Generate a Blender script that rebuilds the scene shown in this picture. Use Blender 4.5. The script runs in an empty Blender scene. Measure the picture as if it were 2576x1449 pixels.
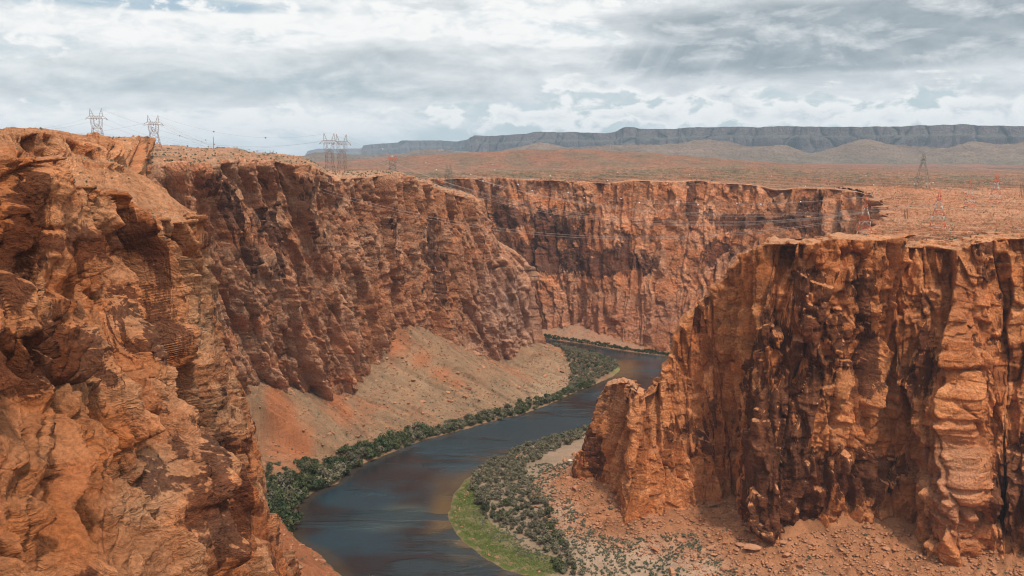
import bpy, math, random, time
import numpy as np
from concurrent.futures import ThreadPoolExecutor
T0 = time.time()
random.seed(7); RNG = np.random.default_rng(11)
C = bpy.data.collections.new("scene_objects"); bpy.context.scene.collection.children.link(C)
sc = bpy.context.scene
Q = 1.0                      # mesh density factor
# ------------------------------------------------------------------ camera frame
F_ = 2163.4; CX = 1288.0; CY = 724.5; TH = math.radians(8.1)
cT, sT = math.cos(TH), math.sin(TH)
WZ = -195.0                  # river level below the viewpoint
def PT(x, y, d):
    """view ray (x,y) taken to forward distance d (>0) or to height d (<0)"""
    u = (x-CX)/F_; v = (CY-y)/F_
    Y = cT + v*sT; Z = -sT + v*cT
    t = d/Y if d > 0 else d/Z
    return (u*t, Y*t, Z*t)
def proj(P):
    f = P[..., 1]*cT - P[..., 2]*sT
    up = P[..., 1]*sT + P[..., 2]*cT
    f = np.where(np.abs(f) < 1e-3, 1e-3, f)
    return CX + F_*P[..., 0]/f, CY - F_*up/f
# ------------------------------------------------------------------ noise
_perm = np.random.default_rng(3).permutation(256).astype(np.int32); _perm = np.concatenate([_perm, _perm, _perm])
_g = np.array([[1,1,0],[-1,1,0],[1,-1,0],[-1,-1,0],[1,0,1],[-1,0,1],[1,0,-1],[-1,0,-1],[0,1,1],[0,-1,1],[0,1,-1],[0,-1,-1],[1,1,0],[-1,1,0],[0,-1,1],[0,-1,-1]], np.float32)
EX = ThreadPoolExecutor(4)
def _perlin(x, y, z):
    fx, fy, fz = np.floor(x), np.floor(y), np.floor(z)
    X, Y, Z = fx.astype(np.int32) & 255, fy.astype(np.int32) & 255, fz.astype(np.int32) & 255
    x, y, z = x-fx, y-fy, z-fz
    u, v, w = (t*t*t*(t*(t*6-15)+10) for t in (x, y, z))
    def gr(h, a, b, c):
        g = _g[h & 15]; return g[:, 0]*a + g[:, 1]*b + g[:, 2]*c
    A = _perm[X]+Y; B = _perm[(X+1) & 255]+Y
    AA = _perm[A]+Z; AB = _perm[A+1]+Z; BA = _perm[B]+Z; BB = _perm[B+1]+Z
    def l(t, a, b): return a+t*(b-a)
    return l(w, l(v, l(u, gr(_perm[AA], x, y, z), gr(_perm[BA], x-1, y, z)), l(u, gr(_perm[AB], x, y-1, z), gr(_perm[BB], x-1, y-1, z))),
             l(v, l(u, gr(_perm[AA+1], x, y, z-1), gr(_perm[BA+1], x-1, y, z-1)), l(u, gr(_perm[AB+1], x, y-1, z-1), gr(_perm[BB+1], x-1, y-1, z-1))))
def _par(fn, *arrs):
    n = arrs[0].size
    if n < 20000: return fn(*arrs)
    k = 16; idx = np.linspace(0, n, k+1).astype(int)
    fs = [EX.submit(fn, *[a[idx[i]:idx[i+1]] for a in arrs]) for i in range(k)]
    rs = [f.result() for f in fs]
    if isinstance(rs[0], tuple): return tuple(np.concatenate([r[j] for r in rs]) for j in range(len(rs[0])))
    return np.concatenate(rs)
def fbm(x, y, z, octv=4, gain=.5, lac=2.03, ridged=False):
    x, y, z = (np.ascontiguousarray(np.broadcast_to(a, np.broadcast(x, y, z).shape), dtype=np.float32).ravel() for a in (x, y, z))
    def f(x, y, z):
        s = np.zeros_like(x); a = 1.0; fr = 1.0; tot = 0
        for i in range(octv):
            n = _perlin(x*fr+i*17.3, y*fr+i*9.1, z*fr+i*5.7)
            if ridged: n = 1-2*np.abs(n)*1.4
            s += a*n; tot += a; a *= gain; fr *= lac
        return s/tot
    return _par(f, x, y, z)
def _h2(i, j, k):
    h = (i.astype(np.int64)*374761393 + j.astype(np.int64)*668265263 + k*974634777) & 0xffffffff
    h = ((h ^ (h >> 13))*1274126177) & 0xffffffff
    h = (h ^ (h >> 16)) & 0xffffff
    return (h/16777216.0).astype(np.float32)
def voro(x, y, seed=0, jit=.85):
    """2-D cells: edge distance (F2-F1), cell random"""
    def f(x, y):
        ix = np.floor(x); iy = np.floor(y)
        f1 = np.full(x.shape, 9., np.float32); f2 = f1.copy(); cr = np.zeros_like(f1)
        for a in (-1, 0, 1):
            for b in (-1, 0, 1):
                cx = ix+a; cy = iy+b
                px = cx+.5+(_h2(cx, cy, seed)-.5)*jit; py = cy+.5+(_h2(cx, cy, seed+5)-.5)*jit
                d = np.hypot(px-x, py-y)
                m = d < f1
                f2 = np.where(m, f1, np.minimum(f2, d)); f1 = np.where(m, d, f1)
                cr = np.where(m, _h2(cx, cy, seed+9), cr)
        return f2-f1, cr
    return _par(f, np.ascontiguousarray(x, dtype=np.float32).ravel(), np.ascontiguousarray(y, dtype=np.float32).ravel())
def facet(x, y, seed, jit=.9, tx=1., ty=1., K=15.):
    """cells that are each a tilted plane: height = random step + random slope"""
    def f(x, y):
        ix = np.floor(x); iy = np.floor(y)
        f1 = np.full(x.shape, 9., np.float32); f2 = f1.copy(); h = np.zeros_like(f1); c = np.zeros_like(f1); W = np.full(x.shape, 1e-20, np.float32)
        for a in (-1, 0, 1):
            for b in (-1, 0, 1):
                cx = ix+a; cy = iy+b
                px = cx+.5+(_h2(cx, cy, seed)-.5)*jit; py = cy+.5+(_h2(cx, cy, seed+5)-.5)*jit
                ddx = x-px; ddy = y-py
                d = np.abs(ddx)*.9+np.abs(ddy)*.55+np.hypot(ddx, ddy)*.35
                m = d < f1
                r0 = _h2(cx, cy, seed+9); g1 = _h2(cx, cy, seed+11)-.5; g2 = _h2(cx, cy, seed+13)-.5
                f2 = np.where(m, f1, np.minimum(f2, d)); f1 = np.where(m, d, f1)
                w_ = np.exp(-K*d); W += w_; h += w_*((r0-.5)+g1*2*tx*ddx+g2*2*ty*ddy); c = np.where(m, r0, c)
        return f2-f1, c, h/W
    return _par(f, np.ascontiguousarray(x, dtype=np.float32).ravel(), np.ascontiguousarray(y, dtype=np.float32).ravel())
def sstep(a, b, x):
    t = np.clip((x-a)/(b-a), 0, 1); return t*t*(3-2*t)
def terrace(z, h, sharp=.72):
    q = z/h; fl = np.floor(q); fr = q-fl
    return (fl + sstep(sharp, 1, fr) + .15*fr*(1-sstep(sharp, 1, fr)))*h
# ------------------------------------------------------------------ sheets
def pchip(G, idx):
    """G (n, ...) sampled at float idx along axis 0, monotone cubic"""
    n = len(G); d = G[1:]-G[:-1]
    m = np.zeros_like(G)
    if n > 2:
        p = d[:-1]*d[1:]
        m[1:-1] = np.where(p > 0, 2*p/np.where(np.abs(d[:-1]+d[1:]) < 1e-9, 1e-9, d[:-1]+d[1:]), 0)
        m[1:-1] = .6*m[1:-1] + .4*(d[:-1]+d[1:])*.5
    m[0] = d[0]; m[-1] = d[-1]
    i = np.clip(np.floor(idx).astype(int), 0, n-2); t = (idx-i).reshape((-1,)+(1,)*(G.ndim-1))
    t2, t3 = t*t, t*t*t
    return (2*t3-3*t2+1)*G[i] + (t3-2*t2+t)*m[i] + (-2*t3+3*t2)*G[i+1] + (t3-t2)*m[i+1]
def dens_idx(G, ax, dens, mn=4, mx=90):
    """sample positions along axis ax so that spacing is even in the picture"""
    sx, sy = proj(G); sx = np.clip(sx, -400, 2980); sy = np.clip(sy, -300, 1750)
    if ax == 0: L = np.hypot(sx[1:]-sx[:-1], sy[1:]-sy[:-1]).max(1)
    else: L = np.hypot(sx[:, 1:]-sx[:, :-1], sy[:, 1:]-sy[:, :-1]).max(0)
    out = []
    for i, l in enumerate(L):
        k = int(np.clip(l*dens*Q, mn, mx)); out += list(i+np.arange(k)/k)
    return np.array(out+[len(L)])
def normals(P):
    du = np.gradient(P, axis=0); dv = np.gradient(P, axis=1)
    n = np.cross(du, dv); n /= np.maximum(np.linalg.norm(n, axis=2, keepdims=True), 1e-6)
    if (n*-P).sum() < 0: n = -n
    return n
def mesh_grid(name, P, col, mat, keep=None):
    nu, nv = P.shape[:2]
    idx = np.arange(nu*nv).reshape(nu, nv)
    a, b, c, d = idx[:-1, :-1], idx[1:, :-1], idx[1:, 1:], idx[:-1, 1:]
    q = np.stack([a, b, c, d], -1).reshape(-1, 4)
    if keep is not None:
        k = keep; kk = (k[:-1, :-1] | k[1:, :-1] | k[1:, 1:] | k[:-1, 1:]).ravel(); q = q[kk]
    me = bpy.data.meshes.new(name)
    me.vertices.add(nu*nv); me.vertices.foreach_set("co", P.reshape(-1).astype(np.float32))
    me.loops.add(q.size); me.loops.foreach_set("vertex_index", q.reshape(-1).astype(np.int32))
    me.polygons.add(len(q)); me.polygons.foreach_set("loop_start", (np.arange(len(q))*4).astype(np.int32))
    me.update(calc_edges=True)
    if col is not None:
        ca = me.color_attributes.new("tint", 'FLOAT_COLOR', 'POINT')
        c4 = np.ones((nu*nv, 4), np.float32); c4[:, :col.shape[-1]] = col.reshape(nu*nv, -1)
        ca.data.foreach_set("color", c4.ravel())
    me.materials.append(mat)
    o = bpy.data.objects.new(name, me); C.objects.link(o)
    return o
def raw_mesh(name, V, Fc, mat, parent=None, mi=None):
    me = bpy.data.meshes.new(name)
    V = np.asarray(V, np.float32); Fc = np.asarray(Fc, np.int32); k = Fc.shape[1]
    me.vertices.add(len(V)); me.vertices.foreach_set("co", V.ravel())
    me.loops.add(Fc.size); me.loops.foreach_set("vertex_index", Fc.ravel())
    me.polygons.add(len(Fc)); me.polygons.foreach_set("loop_start", (np.arange(len(Fc))*k).astype(np.int32))
    me.update(calc_edges=True); me.materials.append(mat)
    o = bpy.data.objects.new(name, me); C.objects.link(o)
    if parent: o.parent = parent
    return o
def tag(o, label=None, cat=None, group=None, kind=None):
    if label: o['label'] = label
    if cat: o['category'] = cat
    if group: o['group'] = group
    if kind: o['kind'] = kind
    return o
# ------------------------------------------------------------------ materials
def nt(name):
    m = bpy.data.materials.new(name); m.use_nodes = True
    t = m.node_tree; t.nodes.clear()
    return m, t
def N(t, typ, **kw):
    n = t.nodes.new(typ)
    for k, v in kw.items():
        if k.startswith('i_'): n.inputs[k[2:].replace('_', ' ')].default_value = v
        else: setattr(n, k, v)
    return n
def L(t, a, ao, b, bi): t.links.new(a.outputs[ao], b.inputs[bi])
def mth(t, op, a, b=None, c=None, clamp=False):
    n = t.nodes.new('ShaderNodeMath'); n.operation = op; n.use_clamp = clamp
    for i, v in enumerate((a, b, c)):
        if v is None: continue
        if isinstance(v, (int, float)): n.inputs[i].default_value = v
        else: t.links.new(v, n.inputs[i])
    return n.outputs[0]
def mixc(t, f, a, b, mode='MIX'):
    n = t.nodes.new('ShaderNodeMix'); n.data_type = 'RGBA'; n.blend_type = mode
    for i, v in ((0, f), (6, a), (7, b)):
        if isinstance(v, (int, float)): n.inputs[i].default_value = v
        elif isinstance(v, tuple): n.inputs[i].default_value = (*v, 1)
        else: t.links.new(v, n.inputs[i])
    return n.outputs[2]
def smst(t, x, a, b):
    n = t.nodes.new('ShaderNodeMapRange'); n.interpolation_type = 'SMOOTHSTEP'
    t.links.new(x, n.inputs[0]); n.inputs[1].default_value = a; n.inputs[2].default_value = b
    return n.outputs[0]
def noise(t, vec, scale, detail=5, rough=.55, dist=0.):
    n = t.nodes.new('ShaderNodeTexNoise'); n.inputs['Scale'].default_value = scale; n.inputs['Detail'].default_value = detail
    n.inputs['Roughness'].default_value = rough; n.inputs['Distortion'].default_value = dist
    t.links.new(vec, n.inputs['Vector']); return n.outputs['Fac']
def vmap(t, vec, scale=(1, 1, 1), rot=(0, 0, 0), loc=(0, 0, 0)):
    n = t.nodes.new('ShaderNodeMapping'); n.inputs['Scale'].default_value = scale; n.inputs['Rotation'].default_value = rot; n.inputs['Location'].default_value = loc
    t.links.new(vec, n.inputs['Vector']); return n.outputs[0]
def mat_rock(name, unit=1.0, bump=1.0, varnish=.5, streak=True, fine=1.25, dip=(.25, .18), xb=0.):
    """unit = size in metres of the finest grain worth showing"""
    m, t = nt(name)
    out = N(t, 'ShaderNodeOutputMaterial'); bs = N(t, 'ShaderNodeBsdfPrincipled')
    bs.inputs['Roughness'].default_value = .93; bs.inputs['Specular IOR Level'].default_value = .12
    L(t, bs, 0, out, 0)
    co = N(t, 'ShaderNodeTexCoord').outputs['Object']
    at = N(t, 'ShaderNodeAttribute', attribute_name='tint'); base = at.outputs['Color']; var = at.outputs['Alpha']
    n1 = noise(t, co, .9/unit, 8, .68)
    wn = N(t, 'ShaderNodeTexNoise'); wn.inputs['Scale'].default_value = .11/unit; wn.inputs['Detail'].default_value = 4; t.links.new(co, wn.inputs['Vector'])
    wv = N(t, 'ShaderNodeVectorMath', operation='MULTIPLY_ADD'); t.links.new(wn.outputs['Color'], wv.inputs[0]); wv.inputs[1].default_value = (9*unit, 9*unit, 13*unit); t.links.new(co, wv.inputs[2])
    bmask = smst(t, noise(t, co, .035/unit, 3, .5), .42, .6)
    n2 = noise(t, vmap(t, wv.outputs[0], (.10/unit, .10/unit, .62/unit), (*dip, 0)), 1., 8, .68, .3)       # bedding
    n5 = noise(t, vmap(t, wv.outputs[0], (.05/unit, .05/unit, 1.5/unit), (*dip, 0)), 1., 5, .6, .1)   # fine cross-bedding
    xm = smst(t, noise(t, co, .045/unit, 4, .6), .40, .56)
    n3 = noise(t, vmap(t, co, (.5/unit, .5/unit, .045/unit)), 1., 6, .6, .3)                        # vertical streaks
    n4 = noise(t, co, .05/unit, 6, .6)
    f = mth(t, 'MULTIPLY_ADD', mth(t, 'SUBTRACT', n1, .5), 1.25*fine, 1.0)
    f = mth(t, 'MULTIPLY_ADD', mth(t, 'SUBTRACT', n2, .5), 1.0*fine, f)
    f = mth(t, 'MULTIPLY_ADD', mth(t, 'SUBTRACT', n4, .5), .7, f)
    if xb: f = mth(t, 'ADD', f, mth(t, 'MULTIPLY', mth(t, 'SUBTRACT', n5, .5), mth(t, 'MULTIPLY', xm, 1.7*xb)))
    if streak: f = mth(t, 'MULTIPLY_ADD', mth(t, 'SUBTRACT', n3, .5), .4, f)
    f = mth(t, 'MAXIMUM', f, .35)
    sc_ = N(t, 'ShaderNodeVectorMath', operation='SCALE'); t.links.new(base, sc_.inputs[0]); t.links.new(f, sc_.inputs['Scale'])
    col = sc_.outputs[0]
    # desert varnish, where the alpha of the tint asks for it
    va = noise(t, vmap(t, co, (.16/unit, .16/unit, .035/unit)), 1., 9, .66, .8)
    vb = noise(t, vmap(t, co, (.06/unit, .06/unit, .05/unit)), 1., 8, .62, .5)
    vv = mth(t, 'ADD', mth(t, 'MULTIPLY', va, .55), mth(t, 'MULTIPLY', vb, .45))
    thr = mth(t, 'SUBTRACT', 1.0, mth(t, 'MULTIPLY', var, 1.0))         # alpha 0 none ... 1 full
    vm = smst(t, mth(t, 'SUBTRACT', vv, mth(t, 'MULTIPLY_ADD', thr, .42, .33)), 0., .05)
    vm = mth(t, 'MULTIPLY', vm, varnish)
    sc2 = N(t, 'ShaderNodeVectorMath', operation='MULTIPLY'); t.links.new(col, sc2.inputs[0]); sc2.inputs[1].default_value = (.20, .17, .21)
    col = mixc(t, vm, col, sc2.outputs[0])
    L2 = t.links.new(col, bs.inputs['Base Color'])
    # relief
    w = N(t, 'ShaderNodeTexVoronoi', feature='DISTANCE_TO_EDGE'); w.inputs['Scale'].default_value = 1
    t.links.new(vmap(t, co, (.28/unit, .28/unit, .16/unit)), w.inputs['Vector'])
    cr = mth(t, 'MINIMUM', w.outputs['Distance'], .12)
    h = mth(t, 'ADD', mth(t, 'MULTIPLY', n1, 1.9), mth(t, 'MULTIPLY', n2, mth(t, 'MULTIPLY_ADD', bmask, 1.1, .35)))
    h = mth(t, 'ADD', h, mth(t, 'MULTIPLY', cr, 3.0))
    if xb: h = mth(t, 'ADD', h, mth(t, 'MULTIPLY', n5, mth(t, 'MULTIPLY', xm, 2.4*xb)))
    if streak: h = mth(t, 'ADD', h, mth(t, 'MULTIPLY', n3, .5))
    bp = N(t, 'ShaderNodeBump'); bp.inputs['Strength'].default_value = .9; bp.inputs['Distance'].default_value = 1.1*unit*bump
    t.links.new(h, bp.inputs['Height']); L(t, bp, 0, bs, 'Normal')
    return m
def mat_flat(name, col, rough=.85, spec=.2, metal=0., var=0., nscale=1.0, sub=None):
    m, t = nt(name)
    out = N(t, 'ShaderNodeOutputMaterial'); bs = N(t, 'ShaderNodeBsdfPrincipled'); L(t, bs, 0, out, 0)
    bs.inputs['Base Color'].default_value = (*col, 1); bs.inputs['Roughness'].default_value = rough
    bs.inputs['Specular IOR Level'].default_value = spec; bs.inputs['Metallic'].default_value = metal
    if var:
        co = N(t, 'ShaderNodeTexCoord').outputs['Object']
        n = noise(t, co, nscale, 4, .6)
        r = N(t, 'ShaderNodeObjectInfo').outputs['Random']
        f = mth(t, 'MULTIPLY_ADD', mth(t, 'SUBTRACT', n, .5), var*2.2, 1.0)
        f = mth(t, 'MULTIPLY_ADD', mth(t, 'SUBTRACT', r, .5), var, f)
        c = sub or col
        cc = mixc(t, smst(t, n, .42, .62), col, c)
        s = N(t, 'ShaderNodeVectorMath', operation='SCALE'); t.links.new(cc, s.inputs[0]); t.links.new(f, s.inputs['Scale'])
        t.links.new(s.outputs[0], bs.inputs['Base Color'])
    return m
M_near = mat_rock('sandstone_near', .8, 1.2, .85, dip=(.45, .62), xb=1.)
M_mid = mat_rock('sandstone_mid', 1.3, 1., .85)
M_right = mat_rock('sandstone_right', 1.0, 1., .9, xb=.45)
M_far = mat_rock('sandstone_far', 2.0, 1., .85)
M_top = mat_rock('slickrock', 2.0, 1., .6, streak=False)
M_plain = mat_rock('desert_plain', 4.0, .8, .6, streak=False)
M_hill = mat_rock('far_hills', 9., 1.1, .5, streak=False)
M_mesa = mat_rock('mesa_rock', 14., 1.0, .4)
M_floor = mat_rock('canyon_floor', .8, .5, 0., streak=False, fine=.8)
# ------------------------------------------------------------------ palettes (albedo)
OR = np.array([.45, .155, .052]); PALE = np.array([.54, .275, .145]); DRED = np.array([.25, .072, .026]); BRN = np.array([.30, .155, .088])
TAN = np.array([.36, .23, .135]); GREY = np.array([.23, .18, .125]); GRN = np.array([.10, .16, .025]); SCRUB = np.array([.17, .145, .085]); SAND = np.array([.46, .29, .19])
def lerp(a, b, t): return a + (b-a)*t[..., None]
def blob(P, lst):
    """soft patches centred where the photo shows them; (x, y, rx, ry, amount)"""
    sx, sy = proj(P); s = np.zeros(sx.shape)
    for (x, y, rx, ry, a) in lst:
        s += a*np.exp(-np.clip(((sx-x)/rx)**2+((sy-y)/ry)**2, 0, 30)**1.5)
    return s
def arc(P):
    m = P[:, P.shape[1]//2]; d = np.linalg.norm(m[1:]-m[:-1], axis=1)
    return np.concatenate([[0], np.cumsum(d)])
# ------------------------------------------------------------------ cliff builder
def cliff(name, cols, mat, colfn, dens=.42, scale=1., amp=1., strata=1., slab=1., topamp=1., seed=0, diag=0., big=1., xbed=.35, chs=1., fs=4.5, K=15., damp=None, lean=None, densv=None, label=None):
    G = np.array([[PT(*p) for p in c] for c in cols], np.float64)
    iu = dens_idx(G, 0, dens); iv = dens_idx(G, 1, densv or dens)
    P = pchip(G, iu); P = pchip(P.transpose(1, 0, 2), iv).transpose(1, 0, 2)
    n = normals(P); shp = P.shape[:2]
    s = np.broadcast_to(arc(P)[:, None], shp)
    X, Y, Z = (P[..., i].ravel() for i in range(3)); s = s.ravel() + seed*37.7
    nz = np.abs(n[..., 2]).ravel()
    # soften the measure of steepness
    steep = 1-sstep(.45, .85, nz)
    w1 = fbm(X/45, Y/45, Z/45, 3); w2 = fbm(X/15+9, Y/15, Z/15, 3)
    d = big*9*scale*fbm(X/(52*scale)+seed, Y/(52*scale), Z/(120*scale), 3)
    sw = s + w1*4*scale + w2*.8*scale + 11*scale*fbm(s/(46*scale), 0*s, Z/300+seed, 2) + diag*Z; zw = Z + w1*14*scale + w2*2.5
    e1, c1, h1 = facet(sw/(17*scale), zw/(58*scale*chs), seed+1, tx=1.3, ty=1., K=K*1.5)
    e2, c2, h2 = facet(sw/(7.5*scale)+3.3, (zw+s*.25)/(19*scale*chs**.5)+c1*7, seed+2, tx=1., ty=.9, K=K)
    e3, c3, h3 = facet(sw/(3.0*scale)+c1*5, (zw-s*.2)/(6.5*scale), seed+3, tx=1., ty=1., K=K*.6)
    d += slab*scale*(h1*10.5 + h2*5.2 + h3*2.1)*steep
    d -= slab*scale*(3.2*np.exp(-(e1/.035)) + 1.1*np.exp(-(e2/.05)))*steep
    # beds: every slab carries its own dip, so the layering breaks from slab to slab
    dp = xbed*(c1-.5) + .5*xbed*(c2-.5)
    bz = Z + 3*w1*scale + .8*w2 + (.06+dp)*s
    bz = bz + 1.8*fbm(s/13, bz/5.5, 0*Z+seed+8, 3) 
    msk = .25+.95*sstep(-.12, .22, fbm(X/13, Y/13, Z/10, 3))
    _, b1, hb1 = facet(s/(38*scale)+c1*9, bz/(6.2*scale), seed+6, jit=.95, tx=.5, ty=.9, K=K*.9)
    bz2 = bz + 3.4*fbm(bz/(4.6*scale), 0*s+seed, s/60, 2)
    _, b2, hb2 = facet(s/(9*scale)+c2*9+w2, bz2/(2.3*scale)+w1*3, seed+7, jit=.98, tx=.6, ty=.9, K=K*.7)
    k = b1
    d += strata*scale*(2.6*hb1 + .95*hb2*msk)*(.35+.65*steep)
    d += amp*scale*(.9*fbm(X/fs, Y/fs, Z/(fs*1.5), 5, ridged=True)) * steep
    d = d-np.median(d)
    d = d*(.12+.88*steep)
    if damp is not None: d = d*np.broadcast_to(np.interp(iu, np.arange(len(damp)), damp)[:, None], shp).ravel()
    # slickrock shapes on the flatter ground: stepped beds with a dip
    dz = topamp*(3.2*fbm(X/30, Y/30, Z*0+seed, 4) + 1.2*fbm(X/8, Y/8, Z*0, 4, ridged=True))
    hh = Z + dz + .12*X
    hw_ = hh + 1.6*w2 + 5.5*topamp*fbm(X/50, Y/50, hh/(5.5*topamp+.1), 4)
    tz = (terrace(hw_, 2.6*topamp+.01, .6) - hw_)*.7 + dz if topamp > 0 else dz*0
    flatw = (1-steep)*sstep(.72, .93, nz)
    tz = tz-(tz*flatw).sum()/(flatw.sum()+1e-6)
    P2 = P.copy().reshape(-1, 3)
    hn = n.reshape(-1, 3).copy(); hn[:, 2] *= .35; hn /= np.maximum(np.linalg.norm(hn, axis=1, keepdims=True), .15)
    P2 += hn*d[:, None]; P2[:, 2] += tz*flatw
    P2 = P2.reshape(P.shape)
    n2 = normals(P2)
    aux = dict(s=s.reshape(shp), steep=steep.reshape(shp), c1=c1.reshape(shp), c2=c2.reshape(shp), c3=c3.reshape(shp), e1=e1.reshape(shp), e2=e2.reshape(shp), w1=w1.reshape(shp), w2=w2.reshape(shp), k=k.reshape(shp), d=d.reshape(shp), n=n2)
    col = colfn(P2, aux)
    o = mesh_grid(name, P2, col, mat)
    tag(o, label, None, None, 'structure')
    print(name, P2.shape, round(time.time()-T0, 1))
    return o, P2, n2
def band(P, sx, sz, off=0., o=4):
    return fbm(P[..., 0]/sx+off, P[..., 1]/sx, P[..., 2]/sz, o).reshape(P.shape[:2])
def rockcol(P, a, A, B, D, var, topc=None, cellmix=.5):
    m = sstep(-.35, .35, band(P, 30, 14, 2)+.4*(a['c2']-.5))
    c = lerp(lerp(A, B, m), D[None, None]*np.ones(P.shape), sstep(.1, .5, band(P, 12, 30, 7)+.5*(a['c1']-.5))*cellmix)
    c *= (1+.38*(a['c2']-.5)+.28*(a['c1']-.5)+.25*(a['c3']-.5)+.3*(a['k']-.5))[..., None]
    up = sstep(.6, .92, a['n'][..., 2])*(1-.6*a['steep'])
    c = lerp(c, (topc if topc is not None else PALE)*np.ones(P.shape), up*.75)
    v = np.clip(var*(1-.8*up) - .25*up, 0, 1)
    return np.concatenate([c, v[..., None]], -1)
def cliff_w(name, cols, *a, **k):
    # columns already in metres
    global PT
    old = PT; PT = lambda x, y, z: (x, y, z)
    try: return cliff(name, cols, *a, **k)
    finally: PT = old
# ---- the near buttress on the left
def seg(pts): return pts
def near_cols():
    # rows: hidden back, skyline, shelf back, shelf edge, face..., foot
    out = []
    def c(x, *r):
        rows = [PT(*p) for p in r]; b = rows[-1]; rows.append((b[0]+2, b[1]-6, b[2]-60))
        out.append([PT(x, 345, rows[0][1]+90)]+rows)
    c(-1300,(-1300,322,200),(-1300,370,185),(-1300,398,160),(-1300,402,120),(-1300,430,112),(-1300,700,100),(-1300,860,90),(-1300,1010,82),(-1300,1180,74),(-1300,1750,62))
    c(-420,(-420,322,215),(-420,370,200),(-420,398,170),(-420,402,130),(-420,430,126),(-420,700,112),(-420,860,104),(-420,1010,98),(-420,1180,88),(-420,1750,74))
    c(-150,(-150,322,250),(-150,370,235),(-150,398,200),(-150,402,150),(-150,430,145),(-150,700,134),(-150,860,126),(-150,1010,120),(-150,1180,108),(-150,1700,92))
    c(20,(0,323,268),(20,368,254),(25,396,226),(32,402,168),(32,430,163),(30,700,152),(30,860,143),(60,1010,136),(60,1180,122),(60,1650,106))
    c(70,(90,326,275),(80,385,262),(76,436,240),(62,462,184),(60,484,180),(72,720,170),(72,880,158),(98,1000,150),(98,1180,136),(108,1640,116))
    c(150,(150,334,288),(150,395,277),(150,440,266),(150,464,200),(150,486,196),(160,740,188),(170,890,172),(190,990,165),(200,1180,150),(220,1620,128))
    c(210,(205,348,300),(212,395,288),(215,440,276),(215,472,214),(222,496,210),(245,740,203),(260,880,188),(285,980,180),(300,1180,166),(325,1600,144))
    c(250,(245,338,310),(262,400,294),(268,440,284),(270,518,226),(285,545,223),(335,740,217),(350,870,202),(370,970,196),(395,1180,182),(425,1580,160))
    c(290,(272,364,322),(300,415,302),(312,440,295),(335,540,240),(350,566,238),(410,740,236),(425,860,224),(455,965,216),(485,1170,206),(535,1550,190))
    c(320,(300,405,330),(335,430,312),(350,452,304),(400,552,256),(415,578,255),(475,740,256),(495,850,248),(520,955,240),(555,1160,234),(620,1530,222))
    c(350,(330,432,340),(375,450,324),(400,470,315),(452,548,274),(466,576,274),(510,750,277),(530,850,272),(560,950,268),(602,1150,264),(680,1510,256))
    c(360,(345,440,350),(390,465,337),(420,490,327),(476,538,296),(492,570,297),(532,780,300),(550,870,300),(588,980,298),(636,1150,298),(728,1500,292))
    c(370,(350,443,365),(395,475,350),(420,500,345),(468,545,328),(484,575,330),(528,790,332),(545,880,333),(580,985,334),(628,1150,336),(718,1480,330))
    c(370,(340,446,395),(370,480,380),(390,510,375),(430,560,365),(440,590,370),(475,800,375),(495,890,378),(525,1000,382),(570,1160,388),(640,1480,390))
    return out
def near_colfn(P, a):
    var = .27+.45*(a['c1']-.4)+.2*(a['c2']-.5)
    var = var + blob(P, [(60,570,60,130,.5),(10,700,60,90,.25),(300,610,200,42,.45),(120,880,160,70,.5),(330,840,120,60,.5),(60,960,110,60,.55),(250,950,90,40,.4),(420,860,60,60,.4),
        (330,760,120,50,.35),(545,1130,35,60,.75),(560,1240,22,160,.55),(610,1330,28,120,.45),(440,1180,60,50,.2),(620,1150,14,90,.3),(110,1190,110,30,.35),(300,1200,120,40,.15)])
    # the flat-lying shelf is clean
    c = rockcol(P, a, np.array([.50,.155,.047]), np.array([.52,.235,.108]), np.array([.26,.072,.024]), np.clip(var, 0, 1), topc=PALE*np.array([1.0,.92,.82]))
    g = np.clip(blob(P, [(470,1050,150,120,.5),(360,1220,90,110,.6),(150,1100,90,60,.35),(560,900,70,200,.45),(300,1300,110,60,.5),(330,680,160,50,.3),(520,700,60,160,.4)]), 0, 1)*(.5+.5*sstep(-.2, .3, band(P, 14, 9, 3)))
    c[..., :3] = lerp(c[..., :3], np.array([.44,.28,.16])*np.ones(P.shape), g*.65)
    o = np.clip(blob(P, [(30,480,90,120,1.),(30,620,70,170,.8),(200,1080,240,80,.8),(80,1350,160,130,.8),(260,1370,140,120,.5),(60,840,120,120,.5),(330,930,160,60,.35)]), 0, 1)
    c[..., :3] = lerp(c[..., :3], np.array([.46,.135,.035])*np.ones(P.shape), o*.7)
    return c
near, nearP, nearN = cliff_w('canyon_wall', near_cols(), M_near, near_colfn, dens=.52, scale=.84, fs=3.2, K=20., amp=1.1, strata=.8, slab=1.15, topamp=.6, seed=2, diag=.45, big=.6, xbed=1.0, damp=[1.]*9+[.8,.6,.4,.4,.5],
    label='near orange sandstone buttress filling the left edge of the view, dark varnish bands across its face')
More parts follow.
